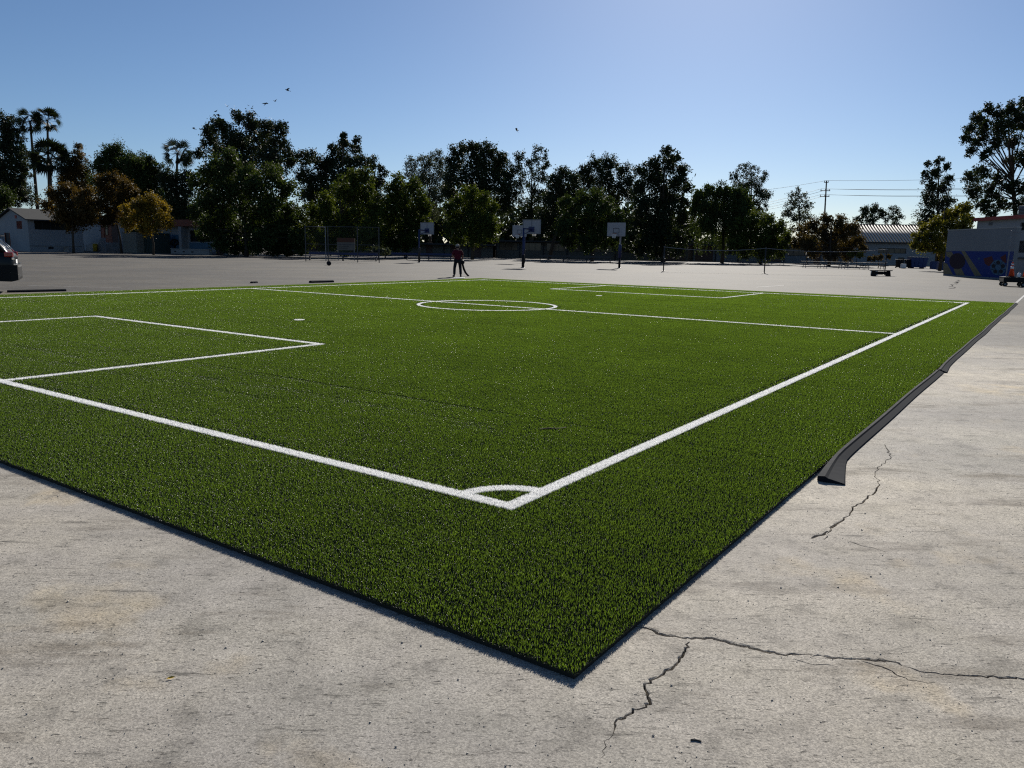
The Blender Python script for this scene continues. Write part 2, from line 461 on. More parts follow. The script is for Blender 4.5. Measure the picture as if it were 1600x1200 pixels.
def build_turf():
    rng = np.random.default_rng(3)
    root = MB().box(-TA + .006, LEN + TA - .006, -TB + .006, GW + TB - .006, .002, PAD).build('artificial_turf', M_BACK)
    root.location = (C0.x, C0.y, 0); root.rotation_euler = (0, 0, math.pi / 2 - YAW)
    tag(root, kind='structure')
    # fibre tiles
    L, W = LEN + 2 * TA, GW + 2 * TB
    nx, ny = round(L / .125), round(W / .125); tx, ty = L / nx, W / ny
    tiles = []
    for k in range(6):
        n = 2350
        xy = rng.uniform(-.5, .5, (n, 2)) * [tx, ty]
        h = rng.normal(.021, .0012, n).clip(.017, .026)
        V, q, st, tot, at_ = fibre_pile(xy, h, .0013, rng, 0.0)
        tiles.append(np_mesh('turf_tile', V, q, st, tot, M_BLADE, 'UNLINKED', at_))
    gx, gy = np.meshgrid(-TA + (np.arange(nx) + .5) * tx, -TB + (np.arange(ny) + .5) * ty, indexing='ij')
    gx, gy = gx.ravel(), gy.ravel()
    # roll seams: the carpet came in rolls laid parallel to the end lines
    hit = np.zeros(len(gx), bool)
    samp = np.linspace(-.5, .5, 7)
    for _, _, k, p in LINES:
        for sx in samp:
            for sy in samp:
                if k == 'r' and (abs(sx) < .45 and abs(sy) < .45) and (p[1] - p[0] > .3 and p[3] - p[2] > .3): continue
                hit |= in_line(gx + sx * tx, gy + sy * ty, (k, p), .004)
    seam_a = [.4 + 1.86 * i for i in range(16)]
    clear = ~hit
    # tiles that a line or a seam crosses: fibres placed one by one
    cx, cy = gx[hit], gy[hit]; d = cam_dist(cx, cy)
    sc = np.maximum(1.0, d / 4.6)
    cnt = (2300 / sc ** 1.8).astype(int).clip(36, 2300)
    idx = np.repeat(np.arange(len(cx)), cnt)
    A = cx[idx] + rng.uniform(-.5, .5, len(idx)) * tx; B = cy[idx] + rng.uniform(-.5, .5, len(idx)) * ty
    w = .0013 * np.repeat(sc ** .9, cnt)
    keep = np.ones(len(A), bool)
    for _, _, k, p in LINES: keep &= ~in_line(A, B, (k, p), 0)
    A, B, w = A[keep], B[keep], w[keep]
    h = rng.normal(.021, .0012, len(A)).clip(.017, .026)
    V, q, st, tot, at_ = fibre_pile(np.stack([A, B], 1), h, w, rng)
    cut = np_mesh('turf_pile_along_lines', V, q, st, tot, M_BLADE, root, at_)
    tag(cut, kind='stuff')
    # the rest: one object with the tiles instanced by geometry nodes
    pts = np.stack([gx[clear], gy[clear], np.full(clear.sum(), PAD - .001)], 1)
    me = bpy.data.meshes.new('turf_pile'); me.vertices.add(len(pts)); me.vertices.foreach_set('co', pts.astype(np.float32).ravel())
    a = me.attributes.new('turn', 'FLOAT', 'POINT'); a.data.foreach_set('value', (rng.integers(0, 2, len(pts)) * math.pi).astype(np.float32))
    row = np.round(pts[:, 0] / tx).astype(int); rowh = 1 + rng.normal(0, .03, 400)
    hs = rowh[row % 400]
    for _ in range(60):      # creases left by the rolls, roughly parallel to the end lines
        a0, b0, lb = rng.uniform(0, LEN), rng.uniform(-1, GW), rng.uniform(2, 8)
        m = (np.abs(pts[:, 0] - a0 - .12 * np.sin(pts[:, 1] * .5)) < tx * .55) & (pts[:, 1] > b0) & (pts[:, 1] < b0 + lb)
        hs[m] *= rng.uniform(.74, .9)
    xs = np.ones(len(pts))
    for k, s_ in enumerate(seam_a):
        m = np.abs(pts[:, 0] - s_) < tx * .5
        xs[m] = .84 if k % 2 else .90; hs[m] *= .86 if k % 2 else .93
    a = me.attributes.new('xs', 'FLOAT', 'POINT'); a.data.foreach_set('value', xs.astype(np.float32))
    a = me.attributes.new('hs', 'FLOAT', 'POINT'); a.data.foreach_set('value', hs.astype(np.float32))
    a = me.attributes.new('which', 'INT', 'POINT'); a.data.foreach_set('value', rng.integers(0, 6, len(pts)).astype(np.int32))
    me.materials.append(M_BLADE)
    pile = link(bpy.data.objects.new('turf_pile', me), root); tag(pile, kind='stuff')
    ng = bpy.data.node_groups.new('turf_tiles', 'GeometryNodeTree')
    ng.interface.new_socket('Geometry', in_out='INPUT', socket_type='NodeSocketGeometry')
    ng.interface.new_socket('Geometry', in_out='OUTPUT', socket_type='NodeSocketGeometry')
    N = ng.nodes; Lk = ng.links
    gi = N.new('NodeGroupInput'); go = N.new('NodeGroupOutput')
    join = N.new('GeometryNodeJoinGeometry')
    for t in reversed(tiles):
        oi = N.new('GeometryNodeObjectInfo'); oi.inputs['Object'].default_value = t; oi.inputs['As Instance'].default_value = True
        Lk.new(oi.outputs['Geometry'], join.inputs[0])
    iop = N.new('GeometryNodeInstanceOnPoints'); iop.inputs['Pick Instance'].default_value = True
    n1 = N.new('GeometryNodeInputNamedAttribute'); n1.data_type = 'FLOAT'; n1.inputs['Name'].default_value = 'turn'
    n2 = N.new('GeometryNodeInputNamedAttribute'); n2.data_type = 'INT'; n2.inputs['Name'].default_value = 'which'
    cx_ = N.new('ShaderNodeCombineXYZ'); Lk.new(n1.outputs['Attribute'], cx_.inputs['Z'])
    n3 = N.new('GeometryNodeInputNamedAttribute'); n3.data_type = 'FLOAT'; n3.inputs['Name'].default_value = 'hs'
    cz_ = N.new('ShaderNodeCombineXYZ'); cz_.inputs['Y'].default_value = 1
    n4 = N.new('GeometryNodeInputNamedAttribute'); n4.data_type = 'FLOAT'; n4.inputs['Name'].default_value = 'xs'; Lk.new(n4.outputs['Attribute'], cz_.inputs['X'])
    Lk.new(n3.outputs['Attribute'], cz_.inputs['Z']); Lk.new(cz_.outputs[0], iop.inputs['Scale'])
    Lk.new(gi.outputs[0], iop.inputs['Points']); Lk.new(join.outputs[0], iop.inputs['Instance'])
    Lk.new(n2.outputs['Attribute'], iop.inputs['Instance Index']); Lk.new(cx_.outputs[0], iop.inputs['Rotation'])
    Lk.new(iop.outputs[0], go.inputs[0])
    md = pile.modifiers.new('tiles', 'NODES'); md.node_group = ng
    # white lines: fibres of their own
    for nm, lab, k, p in LINES:
        if k == 'r': x0, x1, y0, y1 = p
        else: x0, x1, y0, y1 = p[0] - p[3], p[0] + p[3], p[1] - p[3], p[1] + p[3]
        cell = .25
        ax = np.arange(x0, x1, cell); by = np.arange(y0, y1, cell)
        AX, BY = np.meshgrid(ax, by, indexing='ij'); AX, BY = AX.ravel(), BY.ravel()
        wx = np.minimum(cell, x1 - AX); wy = np.minimum(cell, y1 - BY)
        sc = np.maximum(1.0, cam_dist(AX, BY) / 6.0)
        cnt = (60000 * wx * wy / sc ** 1.8).astype(int) + 3
        idx = np.repeat(np.arange(len(AX)), cnt)
        A = AX[idx] + rng.uniform(0, 1, len(idx)) * wx[idx]; B = BY[idx] + rng.uniform(0, 1, len(idx)) * wy[idx]
        w = .0030 * np.repeat(sc ** .9, cnt)
        m = in_line(A, B, (k, p), 0)
        A, B, w = A[m], B[m], w[m]
        if len(A) == 0: continue
        h = rng.normal(.022, .0012, len(A)).clip(.018, .027)
        V, q, st, tot, at_ = blades(np.stack([A, B], 1), h, w, rng, .26)
        o = np_mesh(nm, V, q, st, tot, M_WHITE, root, at_)
        if lab: o['label'] = lab
    # white specks standing in for sun glints on the fibres
    n = 16000
    A = rng.uniform(-TA, LEN + TA, n); B = rng.uniform(-TB, GW + TB, n)
    cl = np.sin(A * .9 + 2 * np.sin(B * .7)) + np.sin(B * 1.3 + A * .4) + rng.normal(0, .9, n)
    A, B = A[cl > -.3], B[cl > -.3]; n = len(A)
    r = rng.uniform(.0016, .0034, n) * np.maximum(1, cam_dist(A, B) / 14) ** .5
    c = np.stack([A, B, rng.uniform(.038, .042, n)], 1)
    tet = np.array([[1, 1, 1], [1, -1, -1], [-1, 1, -1], [-1, -1, 1]]) * .75
    V = (c[:, None, :] + tet[None] * r[:, None, None]).reshape(-1, 3)
    q = (np.arange(n)[:, None] * 4 + np.array([[0, 1, 2, 0, 3, 1, 0, 2, 3, 1, 3, 2]])).ravel()
    o = np_mesh('glint_specks', V, q, np.arange(4 * n) * 3, np.full(4 * n, 3), M_WHITE, root)
    tag(o, kind='stuff')
    return root
TURF = build_turf()
# ------------------------------------------------------------------ object materials
M = {}
def defmat(k, *a, **kw): M[k] = plain(k, *a, **kw)
defmat('white_wall', (.27, .28, .285), .8, .25, var=.10, scale=.6)
defmat('grey_wall', (.19, .20, .205), .8, .25, var=.08, scale=.5)
defmat('beige_wall', (.13, .12, .10), .85, .2, var=.12, scale=.5)
defmat('brown_panel', (.12, .075, .06), .8, .2)
defmat('orange_paint', (.22, .055, .025), .6, .3)
defmat('sign_orange', (.085, .034, .02), .7, .2)
defmat('red_trim', (.30, .05, .035), .6, .3)
defmat('shingle_grey', (.06, .06, .058), .9, .15, var=.3, scale=6)
defmat('pale_tile', (.55, .52, .48), .75, .25, var=.15, scale=2)
defmat('dark_glass', (.012, .014, .016), .15, .5)
defmat('dark_frame', (.03, .03, .032), .6, .3)
defmat('concrete', (.33, .32, .30), .9, .2, var=.15, scale=1.5)
defmat('white_paint', (.74, .74, .72), .6, .35, var=.06)
defmat('board_paint', (.29, .295, .31), .6, .3, var=.10, scale=2)
defmat('green_container', (.04, .06, .055), .6, .3)
defmat('wood_pale', (.22, .215, .18), .85, .2, var=.25, scale=5)
defmat('mural_blue', (.05, .14, .22), .7, .25)
defmat('mural_deep_blue', (.010, .030, .17), .7, .25, var=.12)
defmat('mural_maroon', (.018, .008, .018), .7, .25)
defmat('mural_tan', (.17, .145, .085), .7, .25)
defmat('mural_sky', (.06, .13, .20), .7, .25)
defmat('mural_black', (.012, .012, .018), .7, .25)
defmat('mural_red', (.09, .015, .015), .7, .25)
defmat('galvanised', (.2, .205, .215), .6, .4, metal=.2)
defmat('dull_steel', (.075, .077, .082), .75, .2)
defmat('blue_paint', (.012, .022, .085), .5, .4)
defmat('black_rubber', (.014, .016, .021), .85, .05, var=.25, scale=8)
defmat('black_plastic', (.008, .008, .009), .6, .2)
defmat('dark_wood', (.055, .05, .045), .7, .35, var=.3, scale=4)
defmat('car_paint', (.005, .006, .008), .3, .25, var=.02, coat=.12)
defmat('chrome', (.8, .8, .8), .12, .5, metal=1.0)
defmat('tail_red', (.35, .008, .012), .15, .5, coat=.6)
defmat('tyre', (.015, .015, .015), .85, .3)
defmat('alloy', (.4, .4, .41), .3, .5, metal=.9)
defmat('cone_orange', (.62, .07, .02), .6, .3, var=.05)
defmat('yellow_bin', (.50, .36, .03), .6, .3)
defmat('bark', (.07, .055, .042), .95, .15, var=.35, scale=6, bump=.6, bscale=14)
defmat('palm_bark', (.09, .075, .06), .95, .15, var=.3, scale=6)
defmat('pole_wood', (.10, .08, .065), .9, .2)
defmat('wire', (.10, .10, .11), .6, .3)
defmat('cord', (.16, .16, .17), .7, .3)
defmat('skin', (.25, .14, .09), .6, .35, var=.08)
defmat('maroon_shirt', (.075, .007, .015), .85, .2)
defmat('dark_cloth', (.018, .018, .022), .9, .2)
defmat('cap_white', (.28, .26, .24), .8, .2)
defmat('feather', (.02, .02, .022), .7, .3)
defmat('yellow_leaf', (.55, .36, .05), .6, .3)
defmat('faded_paint', (.42, .41, .39), .8, .2, var=.35, scale=3)
defmat('skip_blue', (.01, .03, .12), .5, .4, var=.2)

# ------------------------------------------------------------------ rubber edging, scraps
def strip_profile_tube(path, prof, name, mat, parent=None, wide=None):
    """sweep a flat cross-section (side offset, height) along ground points"""
    mb = MB(); n = len(prof); k0 = 0
    for i, p in enumerate(path):
        t = (path[min(i + 1, len(path) - 1)] - path[max(i - 1, 0)]).normalized(); s = Vector((t.y, -t.x, 0))
        for o, z in prof: mb.v.append(tuple(p + s * (o if o < 0 or wide is None else o * wide(i / (len(path) - 1))) + Vector((0, 0, z))))
    for i in range(len(path) - 1):
        for k in range(n):
            k2 = (k + 1) % n
            mb.f.append((i * n + k, i * n + k2, (i + 1) * n + k2, (i + 1) * n + k)); mb.m.append(0)
    mb.f.append(tuple(range(n))); mb.m.append(0)
    e = (len(path) - 1) * n; mb.f.append(tuple(e + k for k in reversed(range(n)))); mb.m.append(0)
    return mb.build(name, mat, parent)
EDGE_PROF = [(-.012, .004), (-.012, .040), (.018, .046), (.028, .034), (.082, .012), (.086, .004)]
def edging(a0, a1, label, splay):
    rng = random.Random(int(a0 * 10))
    n = int((a1 - a0) / .12); path = []
    for i in range(n + 1):
        a = a0 + (a1 - a0) * i / n
        off = .006 + .005 * math.sin(a * 1.7) + .006 * math.sin(a * .83 + 1) + (splay * max(0, 1 - (a - a0) / 1.0) ** 1.6)
        path.append(fld(a, -TB - .012 - off))
    o = strip_profile_tube(path, EDGE_PROF, 'rubber_edging', M['black_rubber'], None, lambda f: 1 + (splay / .045) * 1.1 * max(0, 1 - f * (a1 - a0) / .7))
    tag(o, label, 'edging', 'black rubber edging beside the turf')
edging(1.93, 8.62, 'black ribbed rubber edging strip, nearer piece with its splayed cut end', .045)
edging(8.67, LEN + TA, 'black rubber edging strip, farther piece running to the far turf corner', .012)

def loose_strip(p0, p1, label, prof):
    path = [p0.lerp(p1, k / 10) + Vector((0, .02 * math.sin(k * .9), 0)) for k in range(11)]
    tag(strip_profile_tube(path, prof, 'rubber_offcut', M['black_rubber']), label, 'rubber strip')
LP = [(-.07, .004), (-.06, .05), (0, .075), (.06, .05), (.07, .004)]
loose_strip(gpt(12, 457), gpt(103, 455), 'long black rubber strip lying on asphalt behind the dark car', LP)
loose_strip(gpt(485, 442), gpt(520, 441), 'short thick black rubber offcut on asphalt at the far side line', [(-.1, .004), (-.09, .07), (0, .10), (.09, .07), (.1, .004)])
loose_strip(gpt(393, 442.5), gpt(401, 442), 'tiny black rubber scrap on asphalt left of the thick offcut', LP)

g = gpt(717, 434.8)
mb = MB(); mb.box(-.28, .24, -.19, .2, .004, .03); mb.box(-.2, .3, -.12, .24, .0305, .045)
o = mb.build('folded_sheet', M['white_paint'], bevel=.006); o.location = g
tag(o, 'flat white folded sheet lying at the feet of the worker', 'sheet')

g = fld(2.0, .93, .036)
mb = MB()
for k in range(7):
    mb.box(-.13 + k * .036, -.093 + k * .036, -.006, .006, 0, .006 + .004 * math.sin(k))
o = mb.build('turf_offcut', M['bark']); o.location = g; o.rotation_euler = (0, 0, rad(18))
tag(o, 'small dark offcut strip lying on the turf behind the corner arc', 'offcut')

def leaf_bit(p, rz, size, label):
    mb = MB()
    q = [(-1, 0, .05), (-.4, .38, .22), (.3, .33, .3), (1, 0, .12), (.3, -.33, .08), (-.4, -.36, .1)]
    top = [(x * size, y * size, z * size + .004) for x, y, z in q]
    n = len(mb.v); mb.v += top + [(0, 0, .004)]
    for i in range(6): mb.f.append((i, (i + 1) % 6, 6)); mb.m.append(0)
    o = mb.build('fallen_leaf', M['yellow_leaf'], fix=False); o.location = p; o.rotation_euler = (0, 0, rz)
    st = MB().tube([(-size, 0, .006), (-size * 1.5, .1 * size, .006)], .0012, 5).build('stalk', M['dark_wood'], o)
    tag(o, label, 'leaf')
leaf_bit(gpt(267, 1061), .5, .017, 'single yellow fallen leaf on the asphalt in the left foreground')
def stick(pts, r, label):
    P = [p + Vector((0, 0, r)) for p in pts]
    tag(MB().tube(P, [r, r * 1.1, r * .8, r * .5][:len(P)], 6).build('twig', M['dark_wood'], smooth=True), label, 'twig')
stick([gpt(1079, 1157), gpt(1087, 1157), gpt(1096, 1159.5)], .0028, 'short black twig on the asphalt in the right foreground')
stick([gpt(1338, 681), gpt(1345, 683), gpt(1351, 685), gpt(1353, 686)], .008, 'thin brown twig beside the rubber edging strip')

# loose grit on the apron
def grit():
    rng = np.random.default_rng(12)
    n = 9000
    P = np.stack([rng.uniform(-5, 8, n), 1.6 + rng.gamma(2.0, 1.6, n)], 1)
    d = P - np.array([C0.x, C0.y]); a = d @ [math.sin(YAW), math.cos(YAW)]; b = d @ [-math.cos(YAW), math.sin(YAW)]
    P = P[(a < -TA - .03) | (b < -TB - .12)]; n = len(P)
    r = rng.uniform(.0009, .0026, n) * np.where(rng.uniform(0, 1, n) < .05, 1.9, 1)
    c = np.concatenate([P, (r * .45)[:, None]], 1)
    tet = np.array([[1, 1, .6], [1, -1, -.6], [-1, 1, -.6], [-1, -1, .7]])
    ang = rng.uniform(0, 6.28, n); cs, sn = np.cos(ang), np.sin(ang)
    T = np.stack([tet[None, :, 0] * cs[:, None] - tet[None, :, 1] * sn[:, None], tet[None, :, 0] * sn[:, None] + tet[None, :, 1] * cs[:, None], np.repeat(tet[None, :, 2], n, 0)], 2)
    V = (c[:, None, :] + T * r[:, None, None]).reshape(-1, 3)
    q = (np.arange(n)[:, None] * 4 + np.array([[0, 1, 2, 0, 3, 1, 0, 2, 3, 1, 3, 2]])).ravel()
    o = np_mesh('grit', V, q, np.arange(4 * n) * 3, np.full(4 * n, 3), M['concrete'])
    tag(o, 'loose stone grit on the grey asphalt', 'grit', kind='stuff')
grit()

# faded court paint on the far yard
for k, (a, b, w) in enumerate((((1588, 473), (1640, 427), .08), ((42, 446), (190, 450), .06), ((640, 418.5), (690, 418.5), .06), ((1180, 449), (1225, 446), .10), ((1040, 421.5), (1180, 424), .07), ((1215, 441), (1300, 441.5), .07))):
    A, B = gpt(*a), gpt(*b); t = (B - A).normalized(); s = Vector((-t.y, t.x, 0)) * w / 2
    o = MB().quad([A - s + Vector((0, 0, .004)), B - s + Vector((0, 0, .004)), B + s + Vector((0, 0, .004)), A + s + Vector((0, 0, .004))]).build('court_line', M['faded_paint'], fix=False)
    tag(o, kind='structure')

# ------------------------------------------------------------------ trees
def leaf_material(name, dark, light, trans=.28):
    t = NT(name)
    tint = t.attr('tint')
    col = t.mix(tint, dark, light)
    bs = t.principled(col, .6, .14)
    tr = t.n.new('ShaderNodeBsdfTranslucent'); t.set(tr.inputs[0], t.mix(1.0, col, (1.3, 1.25, .55), 'MULTIPLY'))
    mx = t.n.new('ShaderNodeMixShader'); mx.inputs[0].default_value = trans
    t.l.new(bs, mx.inputs[1]); t.l.new(tr.outputs[0], mx.inputs[2])
    return t.done(mx.outputs[0])
LEAF = {
    'dark': leaf_material('dark_evergreen_leaf', (.016, .024, .012), (.040, .056, .024), .2),
    'mid': leaf_material('mid_green_leaf', (.020, .034, .011), (.060, .085, .022), .3),
    'bright': leaf_material('fresh_green_leaf', (.028, .045, .010), (.095, .120, .022), .36),
    'olive': leaf_material('olive_leaf', (.034, .034, .014), (.085, .078, .026), .28),
    'grey': leaf_material('grey_green_leaf', (.032, .042, .028), (.080, .095, .065), .25),
    'orange': leaf_material('orange_autumn_leaf', (.034, .026, .011), (.135, .082, .022), .32),
    'yellow': leaf_material('yellow_autumn_leaf', (.07, .055, .012), (.29, .195, .028), .36),
    'brown': leaf_material('brown_green_leaf', (.038, .030, .014), (.110, .075, .026), .28),
    'lime': leaf_material('yellow_green_leaf', (.05, .055, .010), (.17, .155, .025), .38),
}
TRI = [0]
def leaf_cloud(centres, sizes, tints, rng, aspect=.55, droop=0.0):
    n = len(centres)
    a = rng.normal(0, 1, (n, 3)); a[:, 2] -= droop; a /= np.linalg.norm(a, axis=1, keepdims=True)
    b = rng.normal(0, 1, (n, 3)); b -= a * (a * b).sum(1, keepdims=True); b /= np.linalg.norm(b, axis=1, keepdims=True)
    a *= sizes[:, None] * .5; b *= sizes[:, None] * .5 * aspect
    V = np.stack([centres - a, centres + b, centres + a, centres - b], 1).reshape(-1, 3)
    q = np.arange(4 * n); st = np.arange(n) * 4
    TRI[0] += 2 * n
    return V, q, st, np.full(n, 4), {'tint': ('FACE', tints)}

def tree(name, label, d, lobes, kind, leaf=.34, cover=3.2, base=None, trunk=.28, clump=20, spread=.40, group=None, seed=0, droop=0.0, cat='tree', depth=.5, lean=None, strands=0, limbs=True):
    rng = np.random.default_rng(seed * 7 + 11); leaf = leaf * .98
    us = np.array([l[0] for l in lobes], float)
    rmean = (us.max() - us.min()) / 2 * d / FPX
    bu = base if base is not None else float(np.mean(us))
    P0 = gcol(bu, d)
    root = empty(name, P0)
    tag(root, label, cat, group)
    C = []; S = []; T = []; centres = []
    for (u, v, r) in lobes:
        dy = d + rng.uniform(-depth, depth) * max(rmean, 1.5)
        c = np.array(at(u, v, dy)) - np.array(P0); rw = r * dy / FPX
        centres.append((c, rw))
        n = int(cover * math.pi * rw * rw / (leaf * leaf * .5 * .55) * 1.30) + 20
        k = max(5, int(clump * rng.uniform(.8, 1.2)))
        cc = rng.normal(0, 1, (k, 3)); cc /= np.linalg.norm(cc, axis=1, keepdims=True)
        cc *= (rng.uniform(.25, 1, (k, 1)) ** .5) * rw
        ctint = rng.uniform(.1, .8, k) ; cr = rng.uniform(.6, 1.3, k) * spread * rw * .85
        w = cr ** 2; w /= w.sum()
        which = rng.choice(k, n, p=w)
        off = rng.normal(0, 1, (n, 3)); off *= cr[which][:, None] * .62
        C.append(c + cc[which] + off); S.append(leaf * rng.uniform(.6, 1.4, n)); T.append((ctint[which] + rng.normal(0, .15, n)).clip(0, 1))
        nc = int(2.6 * math.pi * (.7 * rw) ** 2 / (.8 * .8 * .27)) + 4      # big inner leaves that keep the heart of the crown closed
        cv = rng.normal(0, 1, (nc, 3)); cv /= np.linalg.norm(cv, axis=1, keepdims=True); cv *= (rng.uniform(0, 1, (nc, 1)) ** .4) * rw * .62
        if cover > 2.35: C.append(c + cv); S.append(rng.uniform(.55, .95, nc)); T.append(rng.uniform(0, .5, nc))
        for s_ in range(strands):
            th = rng.uniform(0, 2 * math.pi); q = c + np.array([math.cos(th), math.sin(th), 0]) * rw * rng.uniform(.5, 1.05)
            L = min(rng.uniform(.8, 2.0) * rw + 1.5, q[2] - .8)
            m = int(max(L, .5) / .07)
            zz = np.linspace(0, L, m)
            pts = q + np.stack([np.sin(zz * .7 + th) * .12, np.cos(zz * .9 + th) * .12, -zz], 1) + rng.normal(0, .07, (m, 3))
            C.append(pts); S.append(leaf * rng.uniform(.5, 1.0, m)); T.append(rng.uniform(.2, 1, m))
    C = np.concatenate(C); S = np.concatenate(S); T = np.concatenate(T)
    keep = C[:, 2] > .15
    C, S, T = C[keep], S[keep], T[keep]
    V, q, st, tot, at_ = leaf_cloud(C, S, T, rng, droop=droop)
    np_mesh('crown', V, q, st, tot, LEAF[kind], root, at_)
    # trunk and limbs
    mb = MB()
    zc = sorted(c[2] for c, _ in centres)
    top = max(c[2] + 0 for c, _ in centres); low = zc[max(0, len(zc) // 4)]
    cm = np.mean([c for c, _ in centres], 0)
    fork = max(.8, min(low * .8, top * .45))
    lx = lean if lean is not None else 0.0
    tr = [Vector((0, 0, -.1)), Vector((lx * .35 + .06, 0, fork * .5)), Vector((lx * .7 + cm[0] * .25, cm[1] * .2, fork)), Vector((cm[0] * .7 + lx * .2, cm[1] * .6, (fork + top) / 2)), Vector((cm[0], cm[1], top))]
    mb.tube(tr, [trunk * .95, trunk * .75, trunk * .6, trunk * .3, .04], 9)
    mb.build('trunk', M['bark'], root, smooth=True)
    if limbs:
        for c, rw in centres:
            z0 = fork + (max(c[2], fork) - fork) * .35; f = (z0 - fork) / max(.1, top - fork)
            s = tr[2].lerp(tr[4], f)
            e = Vector(c); mid = s.lerp(e, .5) + Vector((rng.uniform(-.3, .3), rng.uniform(-.3, .3), rng.uniform(-.1, .4)))
            MB().tube([s, mid, e], [trunk * .26, trunk * .16, .02], 6).build('limb', M['bark'], root, smooth=True)
    return root

G1 = 'tall trees behind the school buildings'
G2 = 'leafy trees standing along the far edge of the yard'
G3 = 'autumn trees in front of the white buildings'
tree('conifer_tree', 'tall dark ragged conifer at the far left edge of the picture', 145, [(4, 198, 20), (22, 212, 18), (8, 232, 22), (33, 238, 15), (12, 262, 26), (38, 268, 15), (8, 296, 28), (32, 305, 20), (-25, 250, 40), (-20, 300, 40), (14, 188, 8), (30, 285, 15)], 'dark', .32, 2.4, 8, .35, 16, .34, G1, 1)
tree('bush_tree', 'low fresh green tree at left edge behind the gabled roof', 128, [(-6, 305, 18), (8, 312, 14), (-4, 330, 18)], 'mid', .3, 3, 0, .16, 16, .4, G1, 2)
tree('spruce_tree', 'pale bronze pointed conifer between the palms and green trees', 135, [(122, 228, 6), (124, 240, 10), (121, 254, 14), (112, 270, 17), (132, 270, 15), (104, 288, 18), (128, 292, 22), (118, 315, 25)], 'brown', .26, 2.6, 122, .2, 16, .36, G1, 3)
tree('broadleaf_tree', 'rounded mid green tree above the orange tree', 132, [(170, 241, 16), (186, 246, 18), (160, 258, 18), (205, 254, 18), (190, 268, 24), (165, 282, 22), (210, 285, 26), (185, 305, 26)], 'mid', .28, 3, 186, .3, 20, .38, G1, 4)
tree('broadleaf_tree', 'rounded green tree just left of the lone short palm', 134, [(225, 256, 17), (240, 262, 15), (250, 275, 14), (232, 282, 22), (248, 300, 20), (230, 315, 24)], 'mid', .28, 3, 236, .28, 20, .38, G1, 5)
tree('broadleaf_tree', 'dark feathery tree under the lone short palm', 126, [(264, 278, 15), (292, 276, 14), (270, 300, 20), (292, 298, 16), (278, 322, 24), (262, 345, 24), (295, 345, 20)], 'dark', .28, 2.6, 277, .26, 20, .38, G1, 6)
tree('orange_tree', 'orange brown tree before the gabled building, trunk against its wall', 98, [(85, 305, 13), (108, 300, 14), (132, 306, 15), (148, 322, 12), (76, 322, 13), (100, 326, 20), (128, 332, 20), (112, 346, 16), (140, 340, 12)], 'orange', .24, 3.2, 115, .17, 18, .4, G3, 7, limbs=True)
tree('orange_tree', 'taller orange tree between the brown tree and yellow tree', 104, [(160, 283, 12), (178, 282, 14), (198, 294, 14), (168, 302, 17), (192, 312, 18), (155, 322, 14), (178, 332, 18), (210, 304, 11), (165, 345, 13)], 'orange', .24, 3.0, 190, .17, 18, .4, G3, 8, lean=-.4)
tree('yellow_tree', 'small bright yellow tree standing before the storage boxes', 96, [(200, 330, 12), (216, 320, 13), (236, 318, 14), (254, 328, 13), (260, 345, 11), (222, 340, 17), (244, 346, 16), (202, 348, 13), (228, 357, 11)], 'yellow', .22, 3.4, 240, .15, 18, .4, G3, 9)
tree('broadleaf_tree', 'largest dark rounded tree with the flock of birds above it', 138, [(372, 184, 11), (345, 195, 15), (325, 204, 11), (392, 192, 15), (416, 200, 15), (438, 202, 12), (332, 222, 17), (360, 216, 22), (400, 218, 24), (436, 224, 16), (448, 244, 16), (420, 244, 22), (380, 246, 26), (346, 248, 24), (457, 254, 8), (310, 240, 9), (430, 265, 20), (395, 275, 24), (352, 280, 22)], 'dark', .32, 2.9, 385, .5, 20, .36, G1, 10)
tree('broadleaf_tree', 'broad dark tree in front of the largest one, reaching the ground', 99, [(345, 376, 16), (375, 378, 20), (410, 378, 20), (440, 380, 18), (318, 370, 10), (462, 372, 14), (330, 262, 20), (362, 252, 18), (388, 272, 18), (318, 290, 20), (348, 286, 24), (400, 296, 22), (430, 280, 20), (448, 296, 16), (376, 312, 28), (335, 322, 28), (420, 322, 28), (450, 330, 20), (310, 330, 16), (352, 352, 26), (400, 355, 28), (440, 358, 22), (325, 358, 16)], 'mid', .30, 3.3, 385, .35, 20, .38, G2, 11)
tree('conifer_tree', 'dark tree with two pointed tips above the wire backstop', 132, [(536, 212, 6), (537, 224, 10), (556, 220, 7), (556, 234, 10), (520, 232, 8), (478, 246, 14), (502, 256, 18), (530, 248, 18), (560, 254, 16), (582, 256, 11), (597, 268, 9), (475, 275, 18), (510, 280, 24), (548, 280, 24), (585, 285, 18), (485, 305, 22), (530, 310, 28), (575, 315, 24)], 'dark', .32, 3.0, 535, .4, 20, .36, G1, 12)
tree('pepper_tree', 'drooping yellow green tree right behind the wire backstop', 104, [(480, 380, 15), (510, 380, 18), (545, 382, 18), (580, 380, 16), (552, 282, 16), (570, 276, 13), (538, 300, 20), (572, 302, 20), (508, 316, 16), (488, 330, 14), (466, 338, 13), (520, 338, 24), (560, 334, 26), (585, 330, 14), (490, 356, 20), (535, 362, 26), (575, 362, 22), (465, 362, 14)], 'bright', .26, 3.2, 540, .3, 20, .36, G2, 13, droop=.8)
tree('broadleaf_tree', 'dark green tree with lit right side, between backstop and left hoop', 108, [(612, 382, 13), (640, 380, 15), (622, 286, 14), (640, 292, 15), (612, 305, 18), (655, 308, 14), (636, 318, 22), (664, 326, 13), (612, 334, 22), (650, 340, 20), (630, 360, 24), (605, 365, 18), (662, 352, 12)], 'bright', .28, 3.3, 634, .28, 20, .38, G2, 14)
